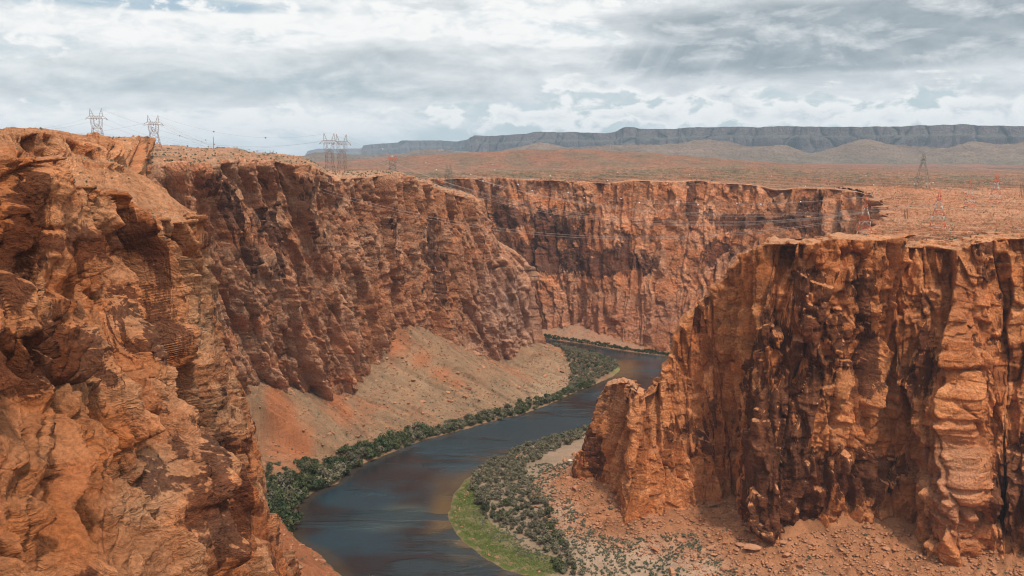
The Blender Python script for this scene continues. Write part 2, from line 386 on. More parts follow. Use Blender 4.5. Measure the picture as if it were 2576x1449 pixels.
# ---- middle wall on the left, its top and the rounded end of the spur
def mid_cols():
    out = []
    def c(back, sky, tm, rim, base, sag=0.):
        R = PT(*rim); B = PT(*base)
        rows = [PT(*back), PT(*sky), PT(*tm), R]
        for f in (.12, .3, .5, .75): rows.append(tuple(R[i]+(B[i]-R[i])*(f if i == 2 else f**(1.25))+0 for i in range(3)))
        rows.append(B); out.append(rows)
    c((60,392,1000),(60,366,800),(120,398,480),(215,420,400),(420,1250,400))
    c((180,390,1050),(180,366,820),(230,392,520),(330,418,405),(500,1180,420))
    c((270,388,1050),(270,365,820),(320,388,560),(380,408,440),(560,1120,470))
    c((420,388,1080),(420,368,840),(430,385,620),(440,404,465),(600,1060,505))
    c((500,390,1080),(500,373,840),(515,388,640),(515,408,492),(665,1015,560))
    c((560,392,1080),(562,374,840),(575,388,670),(590,405,520),(735,1000,590))
    c((640,398,1050),(640,385,840),(655,392,700),(668,400,560),(820,1010,622))
    c((705,402,1000),(705,389,820),(715,398,710),(712,408,575),(860,1010,638))
    c((765,410,960),(760,398,800),(772,406,720),(785,424,600),(905,1000,655))
    c((830,430,940),(820,427,820),(835,434,740),(860,447,640),(950,980,680))
    c((900,430,900),(900,434,820),(905,438,745),(920,446,672),(990,965,705))
    c((985,431,900),(985,433,835),(985,436,775),(990,440,705),(1052,932,736))
    c((1036,445,900),(1030,443,850),(1040,446,790),(1042,454,735),(1110,920,765))
    c((1110,470,930),(1085,466,865),(1110,471,830),(1120,484,785),(1190,930,802))
    c((1165,486,930),(1160,483,880),(1175,487,845),(1180,500,805),(1270,930,828))
    def c2(pts): out.append([PT(*p) for p in pts])
    c2([(1180,500,960),(1180,492,895),(1190,494,862),(1205,506,838),(1224,580,842),(1262,612,846),(1312,650,850),(1346,760,858),(1372,900,868)])
    c2([(1170,510,980),(1175,498,915),(1184,500,890),(1198,514,872),(1218,590,880),(1258,622,885),(1306,660,890),(1346,770,896),(1380,890,905)])
    c2([(1150,515,1000),(1150,505,960),(1150,508,940),(1140,530,930),(1150,610,940),(1190,640,940),(1230,670,940),(1270,780,940),(1300,880,950)])
    c2([(1050,500,1050),(1050,500,1010),(1030,505,980),(1000,540,970),(1000,610,970),(1000,640,970),(1000,670,970),(1000,780,970),(1000,880,980)])
    return out
def mid_colfn(P, a):
    var = .23+.45*(a['c1']-.4)+.22*(a['c2']-.5)
    var = var + blob(P, [(700,640,110,110,.35),(560,480,60,80,.3),(620,560,90,60,.25),(1080,720,50,110,.3),(840,570,60,60,.3),(960,560,60,90,.2),(850,930,40,60,.4),(1100,600,40,90,.3),(760,480,60,50,.2),(660,1000,60,60,.5)])
    var = var - blob(P, [(850,860,250,90,.4),(1250,830,110,100,.6),(1000,480,120,50,.3)])
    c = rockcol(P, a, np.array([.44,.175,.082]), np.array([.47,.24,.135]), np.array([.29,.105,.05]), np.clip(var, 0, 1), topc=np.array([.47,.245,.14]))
    p = np.clip(blob(P, [(1270,810,90,110,.9),(1230,700,90,60,.4)]), 0, 1)*(a['steep'] > .3)
    c[..., :3] = lerp(c[..., :3], np.array([.42,.24,.165])*np.ones(P.shape), p*.7)
    o = np.clip(blob(P, [(1100,520,110,50,.8),(980,780,130,110,.6),(1140,660,70,130,.5),(600,560,40,60,.5),(740,560,40,40,.5),(1160,760,60,90,.4)]), 0, 1)
    c[..., :3] = lerp(c[..., :3], OR*np.ones(P.shape)*.95, o*.55)
    # sage tint on the top
    up = sstep(.6, .85, a['n'][..., 2])*sstep(-.05, .25, band(P, 22, 22, 5))*(P[..., 0] < -60)
    c[..., :3] = lerp(c[..., :3], SCRUB*np.ones(P.shape), up*.55)
    return c
mid, midP, midN = cliff_w('canyon_wall', mid_cols(), M_mid, mid_colfn, dens=.46, scale=1.15, chs=2.1, K=30., amp=.8, strata=.38, slab=.85, topamp=1.0, seed=5, big=1.1, diag=.08,
    label='shaded brown canyon wall on the left bank ending in a rounded spur above the river bend')
# ---- far wall across the bend
def far_cols():
    out = []
    def c(rim, base, dz=6):
        R = PT(*rim); B = PT(*base)
        rr = math.hypot(R[0], R[1]); bx, by = R[0]+R[0]/rr*26, R[1]+R[1]/rr*26
        rows = [(bx, by, R[2]-9), (R[0]+R[0]/rr*12, R[1]+R[1]/rr*12, R[2]-.5), R]
        for f in (.1, .3, .5, .75): rows.append(tuple(R[i]+(B[i]-R[i])*(f if i == 2 else f**1.1) for i in range(3)))
        rows.append(B); out.append(rows)
    c((900,452,1250),(1000,860,1180)); c((1060,452,1150),(1150,865,1090))
    c((1150,451,1095),(1250,860,1060)); c((1250,449,1065),(1310,858,1030)); c((1330,452,1045),(1380,858,1010)); c((1450,457,1022),(1470,862,988))
    c((1530,461,1010),(1530,880,965)); c((1600,455,1000),(1590,893,948)); c((1680,457,990),(1650,905,930)); c((1750,455,980),(1710,915,912))
    c((1820,461,970),(1770,925,900)); c((1890,465,958),(1810,940,885)); c((1950,478,940),(1870,950,868)); c((2010,474,925),(1920,965,850))
    c((2080,474,910),(1990,990,815)); c((2135,480,895),(2040,1005,785)); c((2180,488,850),(2080,1020,745)); c((2212,508,780),(2085,1040,690))
    c((2228,530,700),(2080,1055,640)); c((2222,557,610),(2060,1080,570)); c((2168,590,525),(2000,1100,510)); c((2100,600,475),(1960,1120,460)); c((2000,602,445),(1930,1150,425))
    return out
def far_colfn(P, a):
    sx, sy = proj(P)
    var = .25+.45*(a['c1']-.4)+.2*(a['c2']-.5)
    var = var + blob(P, [(1270,545,60,30,.7),(1380,570,50,60,.7),(1450,590,60,50,.5),(1480,660,150,35,.75),(1330,650,60,35,.6),(1900,560,90,25,.7),(2010,560,60,30,.6),(1800,640,60,50,.3),
        (1850,650,40,60,.3),(1560,600,30,60,.3),(2060,520,60,30,.5),(1740,500,16,80,.6),(2060,620,70,50,.5),(1690,770,60,60,.1),(1690,850,14,40,.9),(1960,500,60,20,.3),(1640,680,30,60,.3)])
    var = var - blob(P, [(1880,620,60,60,.5),(1450,800,200,60,.8),(1700,800,180,90,.35),(1560,550,70,60,.1),(1500,500,300,25,.2)])
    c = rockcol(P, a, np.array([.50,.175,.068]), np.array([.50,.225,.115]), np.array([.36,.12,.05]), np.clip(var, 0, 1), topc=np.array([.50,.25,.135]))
    p = np.clip(blob(P, [(1560,800,260,70,.8),(1450,640,90,90,.2)]), 0, 1)
    c[..., :3] = lerp(c[..., :3], np.array([.46,.20,.115])*np.ones(P.shape), p*.6)
    return c
far, farP, farN = cliff_w('canyon_wall', far_cols(), M_far, far_colfn, dens=.46, scale=1.7, chs=1.6, K=30., amp=.4, strata=.45, slab=.5, topamp=.6, seed=9, big=.8,
    label='far orange canyon wall across the river bend with dark varnish patches')
# ---- big cliff on the right with its descending fin and pinnacle
def right_cols():
    out = []
    def c(top, base, back=None, fin=False, bul=0., pw=1.15):
        R = PT(*top); B = PT(*base)
        if fin: rows = [(R[0]+10, R[1]+42, R[2]-125), (R[0]+7, R[1]+27, R[2]-25), (R[0]+3, R[1]+13, R[2]-.5), R]
        else:
            rows = [(R[0]+20, R[1]+44, R[2]-2), (R[0]+13, R[1]+30, R[2]-.3), (R[0]+5, R[1]+12, R[2]), R]
        for f in (.08, .22, .4, .6, .8):
            rows.append((R[0]+(B[0]-R[0])*f**pw, R[1]+(B[1]-R[1])*f**pw-bul*math.sin(f*3.14), R[2]+(B[2]-R[2])*f))
        rows.append((B[0], B[1], B[2])); rows.append((B[0], B[1]-3, B[2]-16)); out.append(rows)
    def w(pts): out.append([PT(*p) for p in pts])
    w([(1540,1150,545),(1540,1080,540),(1540,1020,530),(1540,990,526),(1535,1010,526),(1530,1050,526),(1525,1100,526),(1520,1140,526),(1515,1170,526),(1510,1200,526),(1510,1250,526)])
    w([(1535,1150,530),(1528,1080,525),(1526,1020,518),(1526,985,514),(1512,1005,512),(1505,1040,510),(1498,1080,508),(1490,1120,506),(1480,1160,505),(1474,1195,504),(1474,1245,504)])
    c((1530,972,492),(1466,1208,497), fin=True); c((1552,964,483),(1500,1212,486), fin=True); c((1580,966,470),(1540,1262,462), fin=True, bul=1)
    c((1602,984,455),(1575,1312,437), fin=True); c((1618,1002,456),(1610,1306,440), fin=True); c((1645,968,459),(1650,1300,444), fin=True)
    c((1672,930,460),(1690,1290,447), fin=True); c((1692,885,460),(1722,1282,450), fin=True); c((1704,845,460),(1750,1276,452), fin=True)
    c((1740,790,460),(1790,1270,455), fin=True); c((1788,738,455),(1830,1262,458), fin=True); c((1832,685,448),(1858,1262,456), fin=True)
    c((1868,648,440),(1872,1300,436), fin=True)
    c((1896,628,428),(1888,1345,408)); c((1935,615,420),(1920,1378,392)); c((1985,612,417),(1965,1380,388),bul=-3); c((2045,615,413),(2025,1362,394)); c((2100,600,412),(2085,1350,396),bul=3)
    c((2180,606,412),(2160,1342,400)); c((2240,602,414),(2230,1338,402),bul=-4); c((2262,622,416),(2290,1350,398)); c((2330,620,412),(2345,1395,382))
    c((2400,625,410),(2405,1415,374),bul=5,pw=.9); c((2450,612,405),(2470,1400,376),bul=3); c((2500,604,402),(2530,1405,372)); c((2576,600,398),(2600,1425,364)); c((2680,600,392),(2720,1430,356))
    c((2820,600,384),(2860,1430,348)); c((3000,600,375),(3050,1430,340))
    return out
def right_colfn(P, a):
    var = .41+.5*(a['c1']-.45)+.28*(a['c2']-.5)
    var = var + blob(P, [(1960,1200,90,160,.7),(1930,760,40,120,.3),(2010,1000,110,120,.25),(2120,1200,80,80,.55),(2260,1180,70,60,.5),(2080,850,90,90,.3),(2160,740,60,60,.25),(1500,1150,28,70,.7),(1900,950,40,260,.3),
        (2000,1300,90,60,.6),(2540,1250,40,110,.6),(1690,1090,30,70,.3),(2330,950,60,60,.3),(2180,900,40,120,.3),(2440,850,60,30,.3),(2050,700,120,40,.2)])
    var = var - blob(P, [(2420,780,60,90,.75),(2440,960,90,80,.6),(1600,1150,90,110,.35),(1720,950,80,90,.5),(1850,750,70,110,.7),(1700,1230,150,60,.55),(2380,1180,90,160,.6),(2100,1330,110,30,.5),(2250,860,50,80,.3),(2000,650,500,22,.35),(2230,1050,60,60,.2)])
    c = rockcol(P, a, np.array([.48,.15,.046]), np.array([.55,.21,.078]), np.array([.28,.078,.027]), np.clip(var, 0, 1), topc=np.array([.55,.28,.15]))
    o = np.clip(blob(P, [(2420,760,60,110,1.)]), 0, 1)
    c[..., :3] = lerp(c[..., :3], np.array([.42,.14,.05])*np.ones(P.shape), o*.8)
    p = np.clip(blob(P, [(2400,1220,90,130,.8),(1545,1000,60,50,.4)]), 0, 1)
    c[..., :3] = lerp(c[..., :3], np.array([.50,.27,.165])*np.ones(P.shape), p*.5)
    return c
rgt, rgtP, rgtN = cliff_w('canyon_wall', right_cols(), M_right, right_colfn, dens=.46, scale=1.0, chs=1.35, K=30., amp=.7, strata=.75, slab=1.1, topamp=.9, seed=14, big=.7, damp=[.5]*15+[.55,.8]+[1.]*30, diag=-.03,
    label='tall dark-stained orange cliff on the right bank with a fin stepping down to a pinnacle')
# ------------------------------------------------------------------ ground sheets made of ridge lines
def land(name, rows, mat, colfn, dens=.4, densv=.9, amp=1., ter=0., sc_=30., seed=0, label=None, kind='structure', extra=None):
    n = max(len(r) for r in rows)
    R = []
    for r in rows:
        A = np.array([PT(*p) for p in r], np.float64)
        # even out by view direction so that rows of different length agree
        R.append(A)
    # resample each row on a common parameter
    U = np.linspace(0, 1, 41)
    G = []
    for A in R:
        d = np.concatenate([[0], np.cumsum(np.linalg.norm(np.diff(A[:, :2], axis=0), axis=1))]); u = d/d[-1]
        G.append(np.stack([np.interp(U, u, A[:, i]) for i in range(3)], -1))
    G = np.array(G).transpose(1, 0, 2)
    iu = dens_idx(G, 0, dens, 3); iv = dens_idx(G, 1, densv, 8, 130)
    P = pchip(G, iu); P = pchip(P.transpose(1, 0, 2), iv).transpose(1, 0, 2)
    shp = P.shape[:2]
    X, Y, Z = (P[..., i].ravel() for i in range(3))
    w = fbm(X/(sc_*.6), Y/(sc_*.6), 0*X+seed, 4)
    dz = amp*(fbm(X/sc_+seed, Y/sc_, 0*X, 5) + .45*fbm(X/(sc_*.3), Y/(sc_*.3), 0*X+3, 4, ridged=True)-.15)
    if ter:
        h = Z+dz*1.5 + .06*X
        dz = dz + .8*(terrace(h+w*ter*.8, ter, .62)-h)
    P2 = P.copy(); P2[..., 2] += dz.reshape(shp)
    if extra is not None: P2 = extra(P2)
    nn = normals(P2); nn[nn[..., 2] < 0] *= -1
    o = mesh_grid(name, P2, colfn(P2, nn), mat); tag(o, label, None, None, kind)
    print(name, P2.shape, round(time.time()-T0, 1))
    return o, P2, nn
def top_col(P, n, A, B, sage=.5, sag_off=0., dk=DRED):
    m = sstep(-.3, .3, band(P, 60, 60, 1))
    c = lerp(A, B, m)
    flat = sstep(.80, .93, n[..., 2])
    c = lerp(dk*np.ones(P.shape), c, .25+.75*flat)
    g = sstep(-.02+sag_off, .25+sag_off, band(P, 26, 26, 4, 5))*flat
    c = lerp(c, SCRUB*np.ones(P.shape), g*sage)
    v = np.clip(.12+.0*g, 0, 1)
    return np.concatenate([c, v[..., None]], -1)
LR = np.array([.54,.265,.14]); LR2 = np.array([.48,.205,.10])
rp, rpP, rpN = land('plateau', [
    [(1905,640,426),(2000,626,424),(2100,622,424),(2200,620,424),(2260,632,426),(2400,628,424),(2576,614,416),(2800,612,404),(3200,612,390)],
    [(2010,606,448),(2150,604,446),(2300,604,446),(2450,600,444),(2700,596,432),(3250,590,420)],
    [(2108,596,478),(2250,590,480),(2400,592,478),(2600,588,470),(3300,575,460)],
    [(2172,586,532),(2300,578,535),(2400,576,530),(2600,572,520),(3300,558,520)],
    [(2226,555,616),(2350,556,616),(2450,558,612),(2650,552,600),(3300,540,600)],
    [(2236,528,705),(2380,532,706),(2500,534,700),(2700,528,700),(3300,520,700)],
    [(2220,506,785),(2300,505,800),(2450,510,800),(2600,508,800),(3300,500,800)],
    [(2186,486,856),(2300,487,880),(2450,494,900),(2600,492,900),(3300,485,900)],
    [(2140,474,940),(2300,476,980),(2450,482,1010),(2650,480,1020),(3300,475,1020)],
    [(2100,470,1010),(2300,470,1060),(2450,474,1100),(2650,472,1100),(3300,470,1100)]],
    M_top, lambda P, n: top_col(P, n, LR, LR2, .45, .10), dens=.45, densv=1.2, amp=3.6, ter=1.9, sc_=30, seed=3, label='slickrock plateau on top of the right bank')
def plain_col(P, n):
    sx, sy = proj(P)
    Yd = P[..., 1]
    A = np.array([.45,.225,.125]); B = np.array([.42,.185,.10]); ORG = np.array([.41,.185,.105]); PINK = np.array([.40,.19,.13])
    c = lerp(A, B, sstep(-.3, .3, band(P, 120, 120, 1)))
    c = lerp(c, ORG*np.ones(P.shape), sstep(1700, 2100, Yd)*.8)
    c = lerp(c, PINK*np.ones(P.shape), sstep(2600, 2900, Yd)*.8)
    g = sstep(-.12, .16, fbm(P[..., 0]/90, P[..., 1]/240, 0*Yd+2, 5).reshape(Yd.shape))
    g2 = sstep(.0, .10, fbm(P[..., 0]/11, P[..., 1]/16, 0*Yd+5, 3).reshape(Yd.shape))*(1-sstep(1500, 2400, Yd))
    k = np.clip(.15+.55*sstep(1050, 1250, Yd)*(1-.3*sstep(1800, 2200, Yd)), 0, 1)
    c = lerp(c, np.array([.24,.185,.11])*np.ones(P.shape), g*k)
    c = lerp(c, np.array([.13,.105,.055])*np.ones(P.shape), g2*k*.75)
    st = 1-sstep(.90, .97, n[..., 2])
    c = lerp(c, c*.62, st*.6)
    c = c*(.82-.14*sstep(1600, 2300, Yd))[..., None]
    return np.concatenate([c, 0*Yd[..., None]+.05], -1)
fp, fpP, fpN = land('plateau', [
    [(800,455,1330),(1060,459,1160),(1150,458,1105),(1250,456,1078),(1330,459,1058),(1450,464,1034),(1600,462,1012),(1750,462,992),(1890,472,970),(1950,484,952),(2080,481,922),(2140,486,912),(2240,480,945),(2450,488,1000),(3400,484,1000)],
    [(790,451,1400),(1060,450,1240),(1250,448,1170),(1450,451,1120),(1750,450,1090),(2080,462,1060),(2300,462,1120),(2600,468,1150),(3400,465,1150)],
    [(780,449,1550),(1060,440,1450),(1250,436,1420),(1500,436,1400),(1800,438,1400),(2080,446,1400),(2300,450,1450),(2600,454,1500),(3400,450,1500)],
    [(770,447,1750),(1060,434,1700),(1250,430,1700),(1500,428,1680),(1800,424,1650),(1880,421,1650),(2080,433,1750),(2300,437,1800),(2600,442,1850),(3400,440,1850)],
    [(760,436,2100),(1000,428,2100),(1200,424,2100),(1400,420,2100),(1500,412,2050),(1700,412,2050),(1900,418,2050),(2080,428,2150),(2300,431,2200),(2600,436,2250),(3400,434,2250)],
    [(750,420,2500),(900,415,2500),(1050,402,2450),(1200,392,2400),(1380,385,2350),(1550,386,2350),(1700,392,2350),(1850,404,2400),(2000,417,2500),(2300,425,2700),(2600,430,2700),(3400,428,2700)],
    [(740,408,2800),(900,402,2800),(1050,392,2700),(1200,384,2650),(1330,377,2600),(1480,378,2600),(1620,386,2600),(1760,397,2650),(1900,407,2700),(2050,415,2800),(2300,422,3000),(2600,426,3000),(3400,424,3000)],
    [(730,410,3200),(1000,405,3200),(1330,398,3100),(1700,404,3100),(2000,412,3200),(2300,419,3300),(2600,422,3300),(3400,421,3300)],
    [(700,412,3800),(1300,412,3800),(2000,412,3800),(3400,414,3800)]],
    M_plain, plain_col, dens=.40, densv=1.2, amp=5.0, ter=4.0, sc_=85, seed=8, label='desert plateau and low orange hills beyond the far rim')
def hill_col(P, n):
    c = lerp(np.array([.20,.145,.11]), np.array([.25,.175,.13]), sstep(-.3, .3, band(P, 300, 80, 1)))
    low = 1-sstep(-10, 70, P[..., 2]); c = lerp(c, np.array([.17,.15,.105])*np.ones(P.shape), low*.6)
    return np.concatenate([c, 0*c[..., :1]+.1], -1)
hl, hlP, hlN = land('desert_hills', [
    [(620,445,3300),(1200,445,3300),(1700,445,3300),(2100,445,3300),(3400,445,3300)],
    [(640,409,3800),(1200,402,3800),(1500,390,3800),(1700,398,3800),(1900,402,3800),(2100,405,3800),(2400,408,3800),(3400,408,3800)],
    [(680,404,4300),(740,398,4300),(790,386,4300),(835,386,4300),(880,391,4300),(960,394,4300),(1010,390,4300),(1054,384,4300),(1090,377,4300),(1130,384,4300),(1180,385,4300),(1240,386,4300),(1313,371,4300),(1359,363,4300),(1409,373,4300),(1438,374,4300),(1500,368,4300),(1559,363,4300),(1609,368,4300),(1676,365,4300),(1718,371,4300),
     (1751,353,4300),(1801,360,4300),(1851,360,4300),(1905,373,4300),(1945,361,4300),(2001,377,4300),(2051,388,4300),(2118,368,4300),(2175,354,4300),(2218,367,4300),(2268,370,4300),(2335,373,4300),(2385,379,4300),(2418,370,4300),(2468,356,4300),(2502,356,4300),(2518,366,4300),(2575,360,4300),(2700,365,4300),(3400,370,4300)],
    [(680,412,5200),(1200,405,5200),(1700,400,5200),(2100,402,5200),(3400,400,5200)]],
    M_hill, hill_col, dens=.45, densv=1.3, amp=26., ter=0., sc_=330, seed=21, label='low grey-brown desert hills in front of the long dark mesa')
# mesas
def mesa_fn(P, n):
    c = lerp(np.array([.12,.085,.085]), np.array([.16,.115,.11]), sstep(-.4, .4, band(P, 900, 55, 3)))
    up = sstep(.3, .6, n[..., 2])
    c = lerp(c, np.array([.09,.085,.06])*np.ones(P.shape), up*.8)
    return np.concatenate([c, 0*c[..., :1]+.25], -1)
def mesa(top, label, seed, cliffh=.62):
    A = np.array([PT(*p) for p in top])
    Dn = A.copy(); rr = np.hypot(A[:, 0], A[:, 1])[:, None]; r = A[:, :2]/rr
    def off(back, zf, z0=-30.):
        B = A.copy(); B[:, :2] += r*back; B[:, 2] = z0+(A[:, 2]-z0)*zf; return B
    rows = [off(1500, .9), off(600, 1.0), off(30, 1.0), off(0, .985), off(-25, .80), off(-90, .74), off(-110, .40), off(-420, .20), off(-1300, 0.), off(-1500, -.1)]
    U = np.linspace(0, 1, 160); G = []
    d = np.concatenate([[0], np.cumsum(np.linalg.norm(np.diff(A[:, :2], axis=0), axis=1))]); u = d/d[-1]
    for B in rows: G.append(np.stack([np.interp(U, u, B[:, i]) for i in range(3)], -1))
    G = np.array(G).transpose(1, 0, 2)
    iu = np.linspace(0, len(U)-1, int(1100*Q)); iv = dens_idx(G, 1, 1.6, 4, 60)
    P = pchip(G, iu); P = pchip(P.transpose(1, 0, 2), iv).transpose(1, 0, 2)
    X, Y, Z = (P[..., i].ravel() for i in range(3)); s = np.broadcast_to(arc(P)[:, None], P.shape[:2]).ravel()
    e, cc = voro(s/180+fbm(X/300, Y/300, Z/300, 2), Z/900, seed)
    dd = 150*fbm(s/700+seed, 0*s, Z/900, 4) + 60*(cc-.5) - 45*np.exp(-e/.08) + 25*fbm(s/50, 0*s, Z/200, 3)
    low = 1-sstep(-30, 60, Z)
    R = np.hypot(X, Y); dd = dd*(1-.0*low)
    P2 = P.reshape(-1, 3).copy(); P2[:, 0] -= X/R*dd; P2[:, 1] -= Y/R*dd; P2[:, 2] += 10*fbm(X/90, Y/90, 0*X, 4)
    P2 = P2.reshape(P.shape); nn = normals(P2); nn[nn[..., 2] < 0] *= -1
    o = mesh_grid('mesa', P2, mesa_fn(P2, nn), M_mesa); tag(o, label, None, None, 'structure'); return o
mesa([(1166,380,9800),(1172,360,9600),(1182,346,9500),(1194,340,9400),(1240,342,9200),(1330,336,8900),(1345,332,8900),(1450,333,8600),(1520,335,8400),(1545,332,8300),(1560,325,8250),(1566,321,8200),(1572,319,8200),(1600,320,8200),(1612,325,8150),(1700,324,8000),(1720,321,7900),(1850,318,7600),
      (1900,320,7500),(1960,317,7400),(2100,320,7200),(2200,319,7000),(2300,317,6900),(2380,314,6800),(2425,312,6800),(2460,316,6700),(2576,318,6600),(2900,320,6400),(3600,330,6300)], 'long dark flat-topped mesa closing the horizon on the right', 31)
mesa([(908,378,13500),(914,366,13000),(945,362,12800),(1000,359,12400),(1012,353,12300),(1060,353,12000),(1100,353,11800),(1150,356,11500),(1180,350,11300),(1300,350,11000)], 'hazy blue mesa behind the end of the long dark mesa', 37)
mesa([(768,390,19000),(774,380,18500),(800,374,18300),(860,374,18000),(910,373,17600),(1000,374,17500)], 'palest blue mesa, farthest and leftmost on the horizon', 41)
# plain out to the horizon
gx = np.linspace(-16000, 16000, 90); gy = np.concatenate([np.linspace(3000, 8000, 40), np.linspace(8400, 24000, 30)])
GX, GY = np.meshgrid(gx, gy, indexing='ij')
GP = np.stack([GX, GY, -12+8*fbm(GX/900, GY/900, GX*0, 3).reshape(GX.shape)], -1)
gc = np.ones(GX.shape+(4,))*np.array([.20,.15,.11,.1])
tag(mesh_grid('ground', GP, gc, M_hill), 'flat desert plain running out to the mesas', None, None, 'structure')
# ------------------------------------------------------------------ valley floor
def D(x, y, z=WZ): return PT(x, y, z)[:2]
LB = [D(*p) for p in [(960,1640),(905,1510),(852,1442),(795,1388),(745,1366),(730,1335),(738,1300),(752,1262),(800,1232),(850,1216),(880,1180),(950,1152),(1000,1132),(1070,1106),(1160,1082),(1230,1062),(1300,1046),(1360,1026),(1400,1010),(1440,990),(1500,966),(1545,946),(1562,928),(1545,908),(1500,893),(1440,884),(1390,872)]]
LB += [(p[0], p[1]) for p in [PT(1330,862,930), PT(1250,855,950)]]
LB = [np.array(p[:2]) for p in LB]
FB = [np.array(PT(x, y, z)[:2]) for x, y, z in [(1250,838,-195),(1330,846,-195),(1400,856,-195),(1470,866,-195),(1540,878,-195),(1600,887,-195),(1690,898,-195),(1760,915,-195),(1850,955,-195),(1930,1010,-195)]]
RB = [np.array(D(*p)) for p in [(1880,1040),(1780,1030),(1700,1030),(1620,1035),(1550,1055),(1480,1080),(1400,1100),(1330,1124),(1260,1158),(1200,1182),(1165,1212),(1140,1250),(1126,1300),(1140,1335),(1180,1375),(1225,1408),(1263,1430),(1319,1447),(1400,1452),(1480,1500),(1560,1620)]]
RIV = np.array(LB+FB+RB)
def inpoly(X, Y, poly):
    ins = np.zeros(X.shape, bool); n = len(poly)
    for i in range(n):
        x1, y1 = poly[i]; x2, y2 = poly[(i+1) % n]
        if y1 == y2: continue
        m = ((Y < y1) != (Y < y2)) & (X < (x2-x1)*(Y-y1)/(y2-y1)+x1); ins ^= m
    return ins
def dseg(X, Y, line, val=None, closed=False):
    best = np.full(X.shape, 1e9); v = np.zeros(X.shape); side = np.zeros(X.shape); n = len(line)
    for i in range(n if closed else n-1):
        a = line[i]; b = line[(i+1) % n]; ab = np.array(b[:2])-np.array(a[:2]); l2 = (ab**2).sum()+1e-9
        t = np.clip(((X-a[0])*ab[0]+(Y-a[1])*ab[1])/l2, 0, 1)
        dx = X-(a[0]+t*ab[0]); dy = Y-(a[1]+t*ab[1]); d = np.hypot(dx, dy); m = d < best
        best = np.where(m, d, best)
        if val is not None: v = np.where(m, val[i]+t*(val[(i+1) % n]-val[i]), v)
        side = np.where(m, np.sign(ab[0]*dy-ab[1]*dx), side)
    return best, v, side
def W3(lst): return [np.array(PT(*p)) for p in lst]
LC = W3([(800,1620,262),(752,1490,300),(726,1395,-172),(694,1300,-186),(668,1200,-184),(636,1110,-172),(610,1030,505),(640,975,548),(668,955,575),(700,958,582),(760,985,600),(800,1000,615),(828,982,625),(850,1000,632),(880,975,650),(910,945,665),(940,890,690),(965,850,705),(1005,798,735),(1040,812,748),(1080,835,765),(1120,852,777),(1160,872,790),(1210,905,803),(1250,915,815),(1290,925,822),(1330,905,835),(1350,880,850),(1374,868,878),(1350,862,905),(1290,850,930)])
LCz = [p[2] for p in LC]
RC = W3([(1560,1130,525),(1470,1200,500),(1500,1210,488),(1530,1222,476),(1570,1310,440),(1620,1300,442),(1680,1288,446),(1740,1272,450),(1800,1265,455),(1850,1250,455),(1880,1330,412),(1930,1370,392),(2000,1352,392),(2060,1338,396),(2200,1320,400),(2280,1335,398),(2340,1380,382),(2400,1405,372),(2480,1385,374),(2576,1400,368),(2720,1410,358),(3050,1410,342)])
RCz = [p[2] for p in RC]
FC = W3([(1000,840,1180),(1200,845,1080),(1310,840,1040),(1380,828,1012),(1450,822,990),(1520,840,972),(1580,868,952),(1640,892,935),(1700,900,916),(1800,930,890),(1920,960,855),(2080,1020,750)])
FCz = [p[2] for p in FC]
res = .8/Q**.5
xs = np.arange(-330, 330, res); ys = np.concatenate([np.arange(300, 620, res), np.arange(620, 1120, res*1.35)])
X, Y = np.meshgrid(xs, ys, indexing='ij')
inR = inpoly(X, Y, RIV)
dL, _, _ = dseg(X, Y, LB); dR, _, _ = dseg(X, Y, RB); dF, _, _ = dseg(X, Y, FB)
dw = np.minimum(np.minimum(dL, dR), dF)
jit = 2.2*fbm(X/14, Y/14, 0*X, 4).reshape(X.shape)+.8*fbm(X/3.5, Y/3.5, 0*X, 3).reshape(X.shape)
sd = np.where(inR, -dw, dw) + jit
cl, zl, sl = dseg(X, Y, LC, LCz); cr_, zr, sr = dseg(X, Y, RC, RCz); cf, zf, sf = dseg(X, Y, FC, FCz)
which = np.argmin(np.stack([dL, dR, dF]), 0)
cd = np.choose(which, [cl, cr_, cf]); cz = np.choose(which, [zl, zr, zf]); 
side = np.choose(which, [sl, sr, sf])
LPOLY = [p[:2] for p in LC]+[np.array([-400, 1000]), np.array([-400, 200]), np.array([-150, 200])]
RPOLY = [p[:2] for p in RC]+[np.array([500, 300]), np.array([500, 650]), np.array([100, 600])]
FPOLY = [p[:2] for p in FC]+[np.array([500, 800]), np.array([500, 1400]), np.array([-400, 1400])]
# side >0 means left of the line direction: for LC (running away) cliff lies left; RC (running back to us) cliff lies left; FC: left too
beyond = inpoly(X, Y, LPOLY) | inpoly(X, Y, RPOLY) | inpoly(X, Y, FPOLY)
t = sd/(np.maximum(sd, 0)+cd+1e-6)
t = np.where(beyond, 1, np.clip(t, 0, 1))
pw = np.choose(which, [1.0, 2.3, 1.5])
prof = np.where(which == 0, np.clip(t-.10, 0, 1)/.9*.93+.07*sstep(0, .1, t), np.clip(t, 0, 1)**pw)
H = WZ + .5 + prof*(cz-WZ)
H = np.where(beyond, cz + np.where(which == 0, .45, .25)*cd, H)
H = np.where(sd < 0, WZ + np.maximum(sd*.16, -3.2), np.where(sd < 3, WZ+(H-WZ)*sd/3, H))
def cumlen(line):
    return [0]+list(np.cumsum([np.linalg.norm(np.array(b[:2])-np.array(a[:2])) for a, b in zip(line[:-1], line[1:])]))
_, qL, _ = dseg(X, Y, LC, cumlen(LC)); _, qR, _ = dseg(X, Y, RC, cumlen(RC)); _, qF, _ = dseg(X, Y, FC, cumlen(FC))
qq = np.choose(which, [qL, qR+900, qF+1800]); lane = qq + 9*fbm(X/40, Y/40, 0*X+12, 3).reshape(X.shape)
